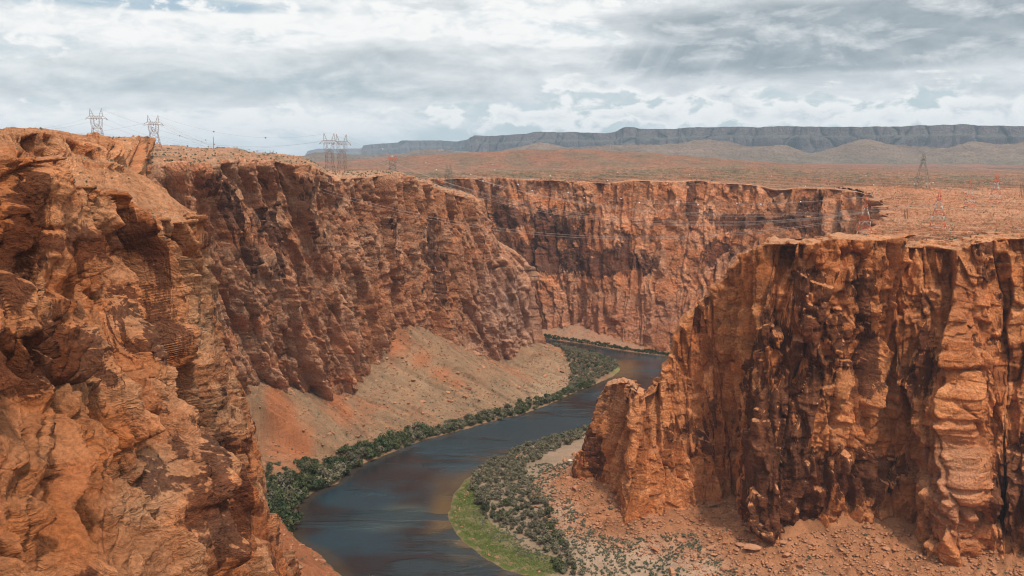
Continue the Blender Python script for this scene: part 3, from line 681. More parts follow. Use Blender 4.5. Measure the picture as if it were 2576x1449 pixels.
gul = fbm(lane/7, t*1.6, 0*X+2, 4, ridged=True).reshape(X.shape); gul2 = fbm(lane/17, t*.9, 0*X+5, 3).reshape(X.shape)
rough = sstep(3, 25, sd)
r1 = fbm(X/18, Y/18, 0*X+3, 4).reshape(X.shape); r2 = fbm(X/2.6, Y/2.6, 0*X+6, 3).reshape(X.shape)
H += rough*(gul*1.1+gul2*3.2)*np.where(which == 1, sstep(.4, .8, t), sstep(.08, .3, t))*np.where(beyond, 0, 1)
slb = sstep(.02, .3, fbm(X/20, Y/20, 0*X+31, 3).reshape(X.shape))*sstep(.05, .3, fbm(X/6, Y/6, 0*X+33, 2).reshape(X.shape))
H += slb*rough*(.9+1.6*_h2(np.floor(X/3+Y/7), np.floor(Y/3.3-X/8), 5))*np.where(which == 1, sstep(.5, .8, t), .6)
H += rough*(1.6*r1 + .35*r2)*np.where(which == 1, .55+.6*sstep(.45, .8, t), 1.)
fe, fcx = voro(X/2.6, Y/2.6, 51); fcx = fcx.reshape(X.shape)
H += np.where(fcx > .86, (fcx-.86)*9, 0)*rough*np.where(which == 1, sstep(.5, .8, t), .8)
FP = np.stack([X, Y, H], -1)
sx, sy = proj(FP)
# colours
c = np.ones(X.shape+(3,))*TAN*.92
n3 = sstep(-.25, .25, r1)
cL = lerp(np.array([.36,.215,.125]), np.array([.31,.205,.125]), n3)
cL = lerp(cL, np.array([.43,.30,.19])*np.ones(cL.shape), np.clip(blob(FP, [(1380,950,90,45,.9),(1000,960,90,80,.45),(1320,1000,120,40,.5)]), 0, 1)*.7)
og = sstep(.0, .2, fbm((X+Y*.55)/7, (Y-X*.5)/60, 0*X+3, 4).reshape(X.shape))
ofan = np.clip(blob(FP, [(690,1000,26,50,1.),(720,1050,30,50,1.),(760,1110,34,45,1.),(840,1000,26,30,1.),(868,1035,20,25,.8),(1010,860,22,40,.8),(1060,905,26,22,.8),(1110,940,28,20,.8),(1150,965,22,14,.7),(985,860,14,50,.9),(900,1050,40,20,.4),(680,1090,50,60,.5),(720,1140,60,30,.6)]), 0, 1)
cL = lerp(cL, np.array([.45,.17,.075])*np.ones(cL.shape), np.clip(ofan*.95+1.2*sstep(470, 420, Y)*(X < 0), 0, 1))
cL = lerp(cL, np.array([.44,.17,.08])*np.ones(cL.shape), sstep(.05, .35, gul2)*.5*sstep(.1, .5, t))
cL *= (1+.45*gul)[..., None]*(1-.25*slb)[..., None]
cR = lerp(np.array([.43,.20,.10]), np.array([.39,.175,.085]), n3)
sand = 1-sstep(.48, .86, t + .22*r1)
cR = lerp(cR, np.array([.50,.37,.27])*np.ones(cR.shape), sand*.9)
cR *= (1+.3*gul*sstep(.4, .8, t))[..., None]*(1-.2*slb*sstep(.5, .8, t))[..., None]
grass = sstep(-.5, 1.5, sd)*(1-sstep(13, 20, sd+5*r1))*sstep(350, 372, sy*0+Y*0+400)*((Y < 530) & (which == 1))
gz = np.clip(blob(FP, [(1160,1250,40,60,1.),(1170,1330,60,60,1.),(1230,1380,70,50,1.),(1310,1420,80,32,1.),(1370,1425,50,22,1.)]), 0, 1)
gcol = lerp(np.array([.11,.145,.032]), np.array([.30,.235,.13]), sstep(-.1, .35, fbm(X/5, Y/5, 0*X+1, 5, gain=.65).reshape(X.shape)*1.6))
cR = lerp(cR, gcol, np.clip(gz*1.4, 0, 1)*sstep(-1.5, .5, sd))
thick = np.clip(blob(FP, [(1260,1200,80,45,1.),(1330,1160,90,35,1.),(1430,1110,70,24,.8),(1290,1270,80,50,1.),(1340,1330,70,50,1.),(1400,1400,60,60,1.)]), 0, 1)
cR = lerp(cR, np.array([.21,.165,.105])*np.ones(cR.shape), thick*.5)
cFr = lerp(np.array([.37,.18,.10]), np.array([.33,.19,.115]), n3)
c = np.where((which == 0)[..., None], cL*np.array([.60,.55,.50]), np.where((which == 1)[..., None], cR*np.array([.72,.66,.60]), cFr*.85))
# green edge along the peninsula and damp shore
pen = .8*np.clip(blob(FP, [(1552,930,16,16,.9),(1500,972,40,7,.9)]), 0, 1)*(which == 0)
c = lerp(c, np.array([.16,.19,.06])*np.ones(c.shape), pen*(sd > -1))
damp = (sd < .6); c[damp] = c[damp]*.0+np.array([.16,.10,.05])
fl = mesh_grid('ground', FP, np.concatenate([c, np.zeros(X.shape+(1,))], -1), M_floor)
tag(fl, 'canyon floor: tan and orange rubble slopes, sandy flats and the grassy river spit', None, None, 'structure')
FLN = normals(FP); FLN[FLN[..., 2] < 0] *= -1
print('floor', FP.shape, round(time.time()-T0, 1))
# ------------------------------------------------------------------ water
m, t_ = nt('river_water')
out = N(t_, 'ShaderNodeOutputMaterial'); bs = N(t_, 'ShaderNodeBsdfPrincipled'); L(t_, bs, 0, out, 0)
co = N(t_, 'ShaderNodeTexCoord').outputs['Object']
at = N(t_, 'ShaderNodeAttribute', attribute_name='tint')
bs.inputs['IOR'].default_value = 1.33
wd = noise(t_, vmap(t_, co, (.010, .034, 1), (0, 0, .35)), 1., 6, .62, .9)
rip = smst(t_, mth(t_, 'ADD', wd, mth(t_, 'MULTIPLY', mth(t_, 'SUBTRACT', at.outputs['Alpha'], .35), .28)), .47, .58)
t_.links.new(mixc(t_, mth(t_, 'MULTIPLY', rip, .75), at.outputs['Color'], (.032,.052,.060)), bs.inputs['Base Color'])  # sky sheen of the rippled stretches is mixed into the base colour
w1 = noise(t_, vmap(t_, co, (.22, .5, 1), (0, 0, .45)), 1., 5, .6, .4); w2 = noise(t_, vmap(t_, co, (.55, 1.3, 1), (0, 0, .3)), 1., 5, .7)
hh = mth(t_, 'ADD', mth(t_, 'MULTIPLY', w1, .5), mth(t_, 'MULTIPLY', w2, .6))
hh = mth(t_, 'MULTIPLY', hh, mth(t_, 'MULTIPLY_ADD', rip, 1.9, .12))
bp = N(t_, 'ShaderNodeBump'); bp.inputs['Strength'].default_value = 1.; bp.inputs['Distance'].default_value = 1.3
t_.links.new(hh, bp.inputs['Height']); L(t_, bp, 0, bs, 'Normal')
t_.links.new(mth(t_, 'MULTIPLY_ADD', rip, .16, .06), bs.inputs['Roughness'])
M_water = m
wx = np.arange(-330, 330, 2.); wy = np.arange(250, 1100, 2.)
WX, WY = np.meshgrid(wx, wy, indexing='ij')
inW = inpoly(WX, WY, RIV); dW, _, _ = dseg(WX, WY, list(RIV), closed=True)
WP = np.stack([WX, WY, WX*0+WZ], -1)
dep = np.where(inW, dW, 0) + 3*fbm(WX/20, WY/20, 0*WX, 3).reshape(WX.shape)
spit = np.clip(blob(WP, [(1110,1290,34,60,.9),(1120,1205,80,26,.5),(1160,1380,40,40,.6),(1080,1340,30,14,.4),(1590,930,60,30,.9),(1240,1150,90,16,.5),(1700,905,60,10,.5)]), 0, 1)
shal = np.clip((1-sstep(2, 9, dep))*.35 + spit*(1-sstep(5, 34, dep)), 0, 1)
deep = lerp(np.array([.022,.018,.018]), np.array([.020,.040,.050]), sstep(-.1, .3, fbm(WX/60, WY/60, 0*WX+4, 4).reshape(WX.shape)))
wc = lerp(deep, np.array([.10,.06,.026])*np.ones(WX.shape+(3,)), shal)
tq = np.clip(blob(WP, [(1020,1290,60,22,.8),(960,1320,70,18,.5)]), 0, 1); wc = lerp(wc, np.array([.09,.11,.09])*np.ones(WX.shape+(3,)), tq*.7)
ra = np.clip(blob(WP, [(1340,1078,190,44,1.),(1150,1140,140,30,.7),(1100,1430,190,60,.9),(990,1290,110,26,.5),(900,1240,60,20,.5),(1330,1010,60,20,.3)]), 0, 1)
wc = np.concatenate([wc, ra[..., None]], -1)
keep = (dW < 14) | inW
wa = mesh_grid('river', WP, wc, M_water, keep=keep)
tag(wa, 'dark river winding through the canyon bottom', None, None, 'structure')
# ------------------------------------------------------------------ vegetation
def leaf_mesh(name, R, hgt, n, leaf, mat, rng, base=.0, clumps=9, spread=.42):
    """ragged crown out of many small leaf faces gathered in clumps, plus a short stem"""
    cen = []
    for i in range(clumps):
        a = rng.uniform(0, 6.28); r = R*rng.uniform(.0, .68); z = hgt*rng.uniform(.25, .85)*(1-.35*(r/R))
        cen.append((r*math.cos(a), r*math.sin(a), z, R*rng.uniform(.25, .5)))
    cen = np.array(cen); k = rng.integers(0, clumps, n)
    dirs = rng.normal(size=(n, 3)); dirs /= np.linalg.norm(dirs, axis=1)[:, None]
    rad = rng.uniform(.45, 1.12, n)[:, None]*cen[k, 3:4]
    p = cen[k, :3] + dirs*rad*np.array([1, 1, .8]); p[:, 2] = np.maximum(p[:, 2], base+.1*rng.random(n))
    a = rng.normal(size=(n, 3)); a /= np.linalg.norm(a, axis=1)[:, None]; b = np.cross(a, dirs); b /= np.linalg.norm(b, axis=1)[:, None]+1e-6
    s = leaf*rng.uniform(.5, 1.2, n)[:, None]
    V = np.stack([p-a*s, p+b*s*.6, p+a*s, p-b*s*.6], 1).reshape(-1, 3)
    Fq = np.arange(4*n).reshape(n, 4)
    me = bpy.data.meshes.new(name); me.from_pydata(V.tolist(), [], Fq.tolist()); me.materials.append(mat)
    return me, V
M_tam = mat_flat('shrub_green', (.048,.060,.020), .8, .15, var=.6, nscale=.3, sub=(.095,.09,.04))
M_tam2 = mat_flat('shrub_olive', (.155,.13,.08), .85, .1, var=.6, nscale=.3, sub=(.085,.08,.042))
M_tam3 = mat_flat('shrub_dark', (.028,.040,.016), .8, .15, var=.4, nscale=.35, sub=(.06,.08,.03))
M_sage = mat_flat('sage', (.20,.185,.115), .9, .1, var=.4, nscale=.8, sub=(.10,.10,.055))
M_grass = mat_flat('spit_grass', (.115,.145,.032), .9, .1, var=.5, nscale=.12, sub=(.22,.19,.08))
rng = np.random.default_rng(5)
def stem_mesh(mat):
    V = []; Fq = []
    for j in range(4):
        a = j*1.6+.3; dx, dy = math.cos(a), math.sin(a); b0 = len(V)
        for (h, r, o) in ((-.6, .16, .1), (1.2, .11, .5), (2.4, .05, 1.2)):
            for q in range(5): V.append((dx*o+r*math.cos(q*1.2566), dy*o+r*math.sin(q*1.2566), h))
        for l in range(2):
            for q in range(5): Fq.append((b0+l*5+q, b0+l*5+(q+1) % 5, b0+l*5+5+(q+1) % 5, b0+l*5+5+q))
    me = bpy.data.meshes.new('stems'); me.from_pydata(V, [], Fq); me.materials.append(mat); return me
M_bark = mat_flat('bark', (.12,.085,.06), .9, .1)
stems = stem_mesh(M_bark)
BUSH = {k: [leaf_mesh('foliage', rng.uniform(2.6, 3.4), rng.uniform(3.2, 4.6), 520, .42, mt, rng)[0] for _ in range(4)] for k, mt in (('g', M_tam), ('o', M_tam2), ('d', M_tam3))}
kx = xs; ky = ys
def hfloor(x, y):
    i = np.clip(np.searchsorted(kx, x), 1, len(kx)-1); j = np.clip(np.searchsorted(ky, y), 1, len(ky)-1)
    return H[i, j]
def bush(x, y, s, kind, label, group, name='riverside_bush'):
    z = float(hfloor(x, y)); o = bpy.data.objects.new(name, None); C.objects.link(o); o.empty_display_size = 1
    o.location = (x, y, z-.15); o.rotation_euler = (0, 0, random.uniform(0, 6.28)); o.scale = (s, s, s*random.uniform(.85, 1.15))
    tag(o, label, 'bush', group)
    c = bpy.data.objects.new('foliage', random.choice(BUSH[kind])); C.objects.link(c); c.parent = o
    c2 = bpy.data.objects.new('stem', stems); C.objects.link(c2); c2.parent = o
    return o
def along(line, step):
    pts = []
    for a, b in zip(line[:-1], line[1:]):
        d = np.linalg.norm(b-a); n = max(1, int(d/step)); ab = (b-a)/d; nrm = np.array([-ab[1], ab[0]])
        for i in range(n): pts.append((a+(b-a)*(i+.5)/n, nrm))
    return pts
placed = []; more = []
nb = 0
for p, nrm in along(LB[1:21], 3.9):
    fx, fy = proj(np.array([p[0], p[1], WZ]))
    wide = 5.6 if fx < 860 else 3 if fx < 1100 else (2.2 if fx < 1380 else 2.)
    if fy > 1345: continue
    for k in range(int(wide+random.random())):
        off = 2.0+k*4.6+random.uniform(-1.2, 1.8)
        q = p+nrm*off+RNG.normal(size=2)*.8
        if inpoly(np.array([q[0]]), np.array([q[1]]), RIV)[0]: q = p-nrm*off
        s = (2.2 if fx < 900 else 1.85 if fx < 1100 else 1.5 if fx < 1300 else 1.25)*random.uniform(.5, 1.25)*(1-.10*k)
        kind = random.choice('ggdo' if fx < 1100 else 'ggoo')
        colr = {'g': 'mid green', 'd': 'dark green', 'o': 'olive'}[kind]
        where = 'beside the foot of the near buttress' if fx < 860 else 'below the orange rubble fans' if fx < 1100 else 'along the straight left shore' if fx < 1380 else 'on the low spit at the river bend'
        row = 'at the waterline' if k == 0 else 'behind the waterline row'
        if nb >= 145: more.append((q[0], q[1], float(hfloor(q[0], q[1])), s, kind))
        if nb < 145: bush(q[0], q[1], s, kind, f'{colr} leafy shrub {row} {where}', 'shrubs lining the left bank'); nb += 1
        placed.append((q[0], q[1], s))
print('left bushes', nb)
PEN = [D(*p) for p in [(1392,879),(1450,886),(1500,895),(1545,911),(1552,928),(1520,948),(1470,966),(1432,985),(1440,950),(1425,910)]]
pc = []
for _ in range(3000):
    x = random.uniform(min(p[0] for p in PEN), max(p[0] for p in PEN)); y = random.uniform(min(p[1] for p in PEN), max(p[1] for p in PEN))
    if inpoly(np.array([x]), np.array([y]), PEN)[0] and not any((x-a)**2+(y-b)**2 < 4.6**2 for a, b in pc): pc.append((x, y))
for x, y in pc[50:]: more.append((x, y, float(hfloor(x, y)), 1.2, 'o'))
for x, y in pc[:50]: bush(x, y, random.uniform(.95, 1.5), random.choice('oog'), 'grey-olive shrub on the low spit at the inner side of the river bend', 'shrubs on the inner spit')
# right bank thicket
TH_ = [D(*p) for p in [(1190,1195),(1215,1168),(1262,1150),(1330,1118),(1400,1098),(1482,1078),(1486,1098),(1420,1125),(1375,1150),(1318,1180),(1330,1215),(1355,1250),(1372,1290),(1392,1330),(1420,1375),(1470,1449),(1410,1452),(1385,1400),(1345,1370),(1300,1345),(1262,1320),(1225,1310),(1205,1280),(1188,1240)]]
xs_ = [p[0] for p in TH_]; ys_ = [p[1] for p in TH_]
cand = []; tries = 0
while tries < 9000:
    tries += 1
    x = random.uniform(min(xs_), max(xs_)); y = random.uniform(min(ys_), max(ys_))
    if not inpoly(np.array([x]), np.array([y]), TH_)[0]: continue
    if any((x-a)**2+(y-b)**2 < 3.3**2 for a, b in cand): continue
    cand.append((x, y))
cand.sort(key=lambda p: p[1])
print('thicket spots', len(cand))
rest = []
for i, (x, y) in enumerate(cand):
    if random.random() < .14 and y > 400: continue
    if i < 100:
        kind = random.choice('ooog'); colr = {'g': 'greenish', 'o': 'grey-olive'}[kind]
        where = 'at the near end of the right-bank thicket' if i < 50 else 'in the wide middle of the right-bank thicket'
        bush(x, y, random.uniform(.6, 1.35), kind, f'{colr} twiggy shrub {where}', 'shrubs of the right-bank thicket')
    else: rest.append((x, y))
def merged(name, spots, mat, R, h, n, leaf, label, zfn=hfloor, smin=.7, smax=1.2, clumps=4):
    """many small plants nobody could count, as one mesh"""
    protos = [leaf_mesh('t', R, h, n, leaf, mat, rng, clumps=clumps)[1] for _ in range(6)]
    Vs = []
    for sp in spots:
        x, y = sp[0], sp[1]; z = sp[2] if len(sp) > 2 else float(zfn(x, y))
        a = random.uniform(0, 6.28); s = random.uniform(smin, smax)*(sp[3] if len(sp) > 3 else 1); ca, sa = math.cos(a)*s, math.sin(a)*s
        V = protos[random.randrange(6)]
        Vs.append(np.stack([V[:, 0]*ca-V[:, 1]*sa+x, V[:, 0]*sa+V[:, 1]*ca+y, V[:, 2]*s+z-.05], 1))
    V = np.concatenate(Vs); o = raw_mesh(name, V, np.arange(len(V)).reshape(-1, 4), mat)
    tag(o, label, 'plants', None, 'stuff'); return o
for b in list(rest): pass
fbk = []
for p, nrm in along(FB[0:7], 4.0):
    for k in range(2):
        q = p+nrm*(-(2+k*4))+RNG.normal(size=2)*1.
        if inpoly(np.array([q[0]]), np.array([q[1]]), RIV)[0]: q = p+nrm*(2+k*4)
        fbk.append((q[0], q[1]))
merged('thicket', rest, M_tam2, 2.6, 3.2, 260, .42, 'continuous grey-olive thicket behind the counted shrubs on the right bank', smin=.95, smax=1.5)
merged('far_bank_brush', fbk, M_tam3, 3.0, 3.6, 220, .5, 'dark brush strip at the water under the far wall', smin=.6, smax=1.3)
for kd, mt_, lb_ in (('g', M_tam, 'mid green'), ('o', M_tam2, 'olive'), ('d', M_tam3, 'dark green')):
    q_ = [p[:4] for p in more if p[4] == kd]
    if q_: merged('bank_shrubs', q_, mt_, 3.0, 4.0, 420, .42, lb_+' shrub belt running on along the left shore to the bend', smin=.95, smax=1.05, clumps=8)
# under-brush of the left bank
ub = [(x+random.uniform(-3, 3), y+random.uniform(-3, 3)) for x, y, s in placed for _ in range(2)]
ub = [p for p in ub if not inpoly(np.array([p[0]]), np.array([p[1]]), RIV)[0]]
merged('underbrush', ub, M_tam, 2.4, 2.6, 150, .36, 'low green underbrush between the left-bank shrubs')
# sage on flats and slopes
fx_, fy_ = proj(FP)
vis = (fx_ > -50) & (fx_ < 2640) & (fy_ < 1500) & (sd > 3) & (~beyond) & (Y > 330)
def pick(mask, n, P=FP):
    idx = np.argwhere(mask); sel = idx[RNG.integers(0, len(idx), n)]
    return [(P[i, j, 0]+random.uniform(-.4, .4), P[i, j, 1]+random.uniform(-.4, .4)) for i, j in sel]
mR = vis & (which == 1) & (sd > 14) & (t > .12) & (Y < 540)
dn = fbm(X/16, Y/16, 0*X+8, 3).reshape(X.shape)
flats = pick(mR & (t < .75) & (dn > -.12), 2600) + pick(mR & (t < .95), 260)
flats = [p for p in flats if not inpoly(np.array([p[0]]), np.array([p[1]]), TH_)[0]]
flats.sort(key=lambda p: p[1]+random.uniform(0, 30))
SG = [leaf_mesh('sage', .75, .6, 60, .2, M_sage, rng, clumps=3)[0] for _ in range(5)]
for i, (x, y) in enumerate(flats[:240]):
    o = bpy.data.objects.new('sagebrush', random.choice(SG)); C.objects.link(o)
    s = random.uniform(.8, 1.6); o.location = (x, y, float(hfloor(x, y))-.05); o.scale = (s, s, s); o.rotation_euler = (0, 0, random.uniform(0, 6.28))
    tag(o, 'low rounded grey-green sagebrush on the nearest sandy flat under the right cliff', 'sagebrush', 'sagebrush on the near sandy flat')
merged('sage_scrub', flats[240:], M_sage, .75, .6, 44, .22, 'scattered sage scrub over the sandy right-bank flat', smin=.8, smax=1.7, clumps=3)
ls = pick(vis & (which == 0) & (t > .08), 1500) + pick(vis & (which == 0) & (t < .35), 700) + pick(vis & (which == 2), 350)
merged('slope_scrub', ls, M_sage, .8, .65, 30, .28, 'sparse desert scrub dotted over the left-bank rubble slopes', smin=.5, smax=1.3, clumps=3)
# grass on the spit
gm = vis & (which == 1) & (gz > .35) & (sd < 26)
gp = pick(gm, 5200)
merged('spit_grass', gp, M_grass, .9, .5, 16, .24, 'bright green grass and weeds covering the river spit', smin=.5, smax=1.2, clumps=2)
# scrub on the plateaus
def pick_sheet(P, n3, cnt, cond, ry=1.):
    idx = np.argwhere(cond); sel = idx[RNG.integers(0, len(idx), cnt)]
    return [(P[i, j, 0], P[i, j, 1], P[i, j, 2]+0.0, ry) for i, j in sel]
gxm, gym = proj(midP)
cm = (midN[..., 2] > .75) & (midP[..., 0] < -40) & (gym > 350)
cm &= fbm(midP[..., 0]/14, midP[..., 1]/14, midP[..., 0]*0, 3).reshape(cm.shape) > -.02
grx, gry = proj(rpP)
cr = (rpN[..., 2] > .8) & (fbm(rpP[..., 0]/17, rpP[..., 1]/22, rpP[..., 0]*0+6, 3).reshape(grx.shape) > .06)
cfp = (fpP[..., 1] < 1500) & (fpN[..., 2] > .9) & (fbm(fpP[..., 0]/30, fpP[..., 1]/45, fpP[..., 0]*0+6, 4).reshape(fpP.shape[:2]) > .04)
nrm_ = (nearN[..., 2] > .8) & (proj(nearP)[1] < 560) & (proj(nearP)[0] > -100)
sp = pick_sheet(midP, midN, 1300, cm, 1.3) + pick_sheet(rpP, rpN, 850, cr, 1.1) + pick_sheet(fpP, fpN, 1700, cfp, 1.5) + pick_sheet(nearP, nearN, 60, nrm_, .8)
merged('plateau_scrub', sp, M_sage, .85, .8, 22, .34, 'desert scrub dotted over the plateau tops', smin=.5, smax=1.3, clumps=2)
print('plants', round(time.time()-T0, 1))
# ------------------------------------------------------------------ boulders
M_bould = mat_flat('boulder_rock', (.40,.19,.10), .95, .1, var=.35, nscale=.8, sub=(.30,.12,.06))
import bmesh
def rock_mesh(seed):
    bm = bmesh.new(); bmesh.ops.create_icosphere(bm, subdivisions=2, radius=1)
    r = random.Random(seed)
    pl = [(np.array([r.gauss(0, 1) for _ in range(3)]), r.uniform(.45, .8)) for _ in range(9)]
    for v in bm.verts:
        p = np.array(v.co)
        for nrm, dd in pl:
            nn = nrm/np.linalg.norm(nrm); k = p@nn
            if k > dd: p = p-nn*(k-dd)
        v.co = p*np.array([1.25, 1, .75])
    me = bpy.data.meshes.new('boulder'); bm.to_mesh(me); bm.free(); me.materials.append(M_bould); return me
ROCK = [rock_mesh(i) for i in range(8)]
def rock(x, y, s, label, group='fallen boulders'):
    o = bpy.data.objects.new('boulder', random.choice(ROCK)); C.objects.link(o)
    o.location = (x, y, float(hfloor(x, y))+s*.15); o.scale = (s*random.uniform(.8, 1.3), s, s*random.uniform(.6, 1)); o.rotation_euler = (random.uniform(-.3, .3), random.uniform(-.3, .3), random.uniform(0, 6.28))
    tag(o, label, 'boulder', group)
for i, (px, py, s, lb) in enumerate([(1715,1365,2.6,'dark squat boulder alone on the right flat below the cliff'),(1395,1240,2.2,'pale slab boulder on the rubble below the pinnacle'),(1448,1228,2.6,'large orange boulder nearest the foot of the pinnacle'),
        (1215,932,2.4,'dark boulder high on the left rubble slope'),(1150,925,1.8,'reddish boulder beside the upper left slope gully'),(1415,935,2.4,'upright red boulder at the slope foot near the river spit'),(1000,1170,1.8,'pale boulder on the left waterline'),
        (1690,1440,2.2,'orange boulder near the bottom edge of the right flat'),(1890,1395,3.,'broad slab boulder under the dark cliff corner'),(1500,1320,2.4,'long red slab boulder on the middle of the right rubble'),(2230,1430,2.6,'light boulder on the rubble at the bottom right')]):
    q = PT(px, py, -186 if px > 1300 and py > 1000 else -150)
    # walk the ray down to the floor
    for k in range(4):
        h = float(hfloor(q[0], q[1])); q = PT(px, py, min(h, -60))
    rock(q[0], q[1], s, lb, None)
bl = pick(vis & (which == 1) & (t > .5), 110) + pick(vis & (which == 0) & (t > .2), 120)
for x, y in bl:
    lf = x < 0 or y > 560
    px, py = proj(np.array([x, y, float(hfloor(x, y))]))
    rock(x, y, random.choice([.9, 1.1, 1.5, 2.2]), ('weathered boulder lying on the tan left-bank rubble slope' if lf else 'angular orange boulder lying on the rubble apron of the right cliff'), 'boulders on the left rubble slope' if lf else 'boulders on the right rubble apron')
def merged_rocks(name, spots, label):
    Vs = []; Fs = []; b0 = 0; pr = []
    for me in ROCK[:4]:
        pass
    base = np.array([(1,0,0),(-1,0,0),(0,1,0),(0,-1,0),(0,0,.8),(0,0,-.6)], float)
    tri = np.array([(0,2,4),(2,1,4),(1,3,4),(3,0,4),(2,0,5),(1,2,5),(3,1,5),(0,3,5)])
    for (x, y) in spots:
        s = random.choice([.3,.4,.6,1.0]); a = random.uniform(0, 6.28); ca, sa = math.cos(a), math.sin(a)
        V = base*(1+RNG.normal(size=(6, 1))*.25)*s*np.array([1.3,.9,.6]); V = np.stack([V[:,0]*ca-V[:,1]*sa+x, V[:,0]*sa+V[:,1]*ca+y, V[:,2]+float(hfloor(x, y))+.1*s], 1)
        Vs.append(V); Fs.append(tri+b0); b0 += 6
    o = raw_mesh(name, np.concatenate(Vs), np.concatenate(Fs), M_bould); tag(o, label, 'rubble', None, 'stuff')
merged_rocks('scree', pick(vis & (which == 1) & (t > .55), 5200)+pick(vis & (which == 0) & (t > .15), 4200)+pick(vis & (which == 2) & (t > .2), 400)+pick(vis & (sd < 8), 700), 'loose rubble strewn over the slopes under the cliffs')
# ------------------------------------------------------------------ hut
M_stone = mat_flat('hut_block', (.42,.34,.27), .9, .1, var=.2, nscale=2.); M_roof = mat_flat('hut_roof', (.62,.46,.32), .8, .2); M_dk = mat_flat('hut_door_paint', (.16,.09,.06), .8, .2)
def boxv(x0, x1, y0, y1, z0, z1):
    V = [(x, y, z) for z in (z0, z1) for x, y in ((x0, y0), (x1, y0), (x1, y1), (x0, y1))]
    Fc = [(0,3,2,1),(4,5,6,7),(0,1,5,4),(1,2,6,5),(2,3,7,6),(3,0,4,7)]
    return V, Fc
def boxes(name, bs_, mat, parent):
    V = []; Fc = []
    for b in bs_:
        v, f = boxv(*b); Fc += [tuple(i+len(V) for i in q) for q in f]; V += v
    return raw_mesh(name, V, Fc, mat, parent)
hp = PT(1434, 1168, -189)
for k in range(4): hp = PT(1434, 1168, float(hfloor(hp[0], hp[1])))
hut = bpy.data.objects.new('stone_hut', None); C.objects.link(hut); hut.location = hp; hut.rotation_euler = (0, 0, .75)
tag(hut, 'tiny stone hut with a pale pyramid roof on the sandy right-bank flat', 'hut')
boxes('wall', [(-1.2,1.2,-1.2,1.2,-.4,2.5)], M_stone, hut)
rf = raw_mesh('roof', [(-1.5,-1.5,2.52),(1.5,-1.5,2.52),(1.5,1.5,2.52),(-1.5,1.5,2.52),(-1.5,-1.5,2.68),(1.5,-1.5,2.68),(1.5,1.5,2.68),(-1.5,1.5,2.68),(-.12,-.12,3.4),(.12,-.12,3.4),(.12,.12,3.4),(-.12,.12,3.4)],
    [(0,3,2,1),(0,1,5,4),(1,2,6,5),(2,3,7,6),(3,0,4,7),(4,5,9,8),(5,6,10,9),(6,7,11,10),(7,4,8,11),(8,9,10,11)], M_roof, hut)
boxes('door', [(1.203,1.24,-.45,.45,0,2.05)], M_dk, hut)
boxes('vent_cap', [(-.1,.1,-.1,.1,3.4,3.75)], M_dk, rf)
# ------------------------------------------------------------------ pylons
M_rust = mat_flat('weathered_steel', (.24,.12,.085), .6, .4, .2); M_red = mat_flat('red_paint', (.58,.10,.03), .6, .3); M_white = mat_flat('white_paint', (.50,.44,.40), .6, .3)
M_gsteel = mat_flat('grey_steel', (.16,.15,.11), .6, .4, .2); M_ins = mat_flat('insulator', (.12,.08,.07), .4, .5); M_wire = mat_flat('wire', (.45,.34,.27), .5, .4); M_wire_d = mat_flat('wire_dark', (.25,.24,.24), .5, .4)
M_ball_w = mat_flat('marker_white', (.85,.85,.85), .5, .3); M_ball_r = mat_flat('marker_red', (.20,.06,.035), .5, .3); M_wood = mat_flat('pole_wood', (.13,.075,.05), .9, .1); M_conc = mat_flat('concrete', (.45,.42,.38), .9, .1)
class BM:
    def __init__(s): s.V = []; s.F = []
    def bar(s, a, b, w):
        a = np.array(a, float); b = np.array(b, float); d = b-a; l = np.linalg.norm(d)
        if l < 1e-6: return
        d /= l; u = np.cross(d, (0, 0, 1) if abs(d[2]) < .9 else (1, 0, 0)); u /= np.linalg.norm(u); v = np.cross(d, u); k = len(s.V); w /= 2
        for p in (a, b):
            for e, f in ((-1, -1), (1, -1), (1, 1), (-1, 1)): s.V.append(p+u*e*w+v*f*w)
        s.F += [(k, k+1, k+5, k+4), (k+1, k+2, k+6, k+5), (k+2, k+3, k+7, k+6), (k+3, k, k+4, k+7), (k, k+3, k+2, k+1), (k+4, k+5, k+6, k+7)]
    def done(s, name, mat, parent): return raw_mesh(name, s.V, s.F, mat, parent) if s.V else None
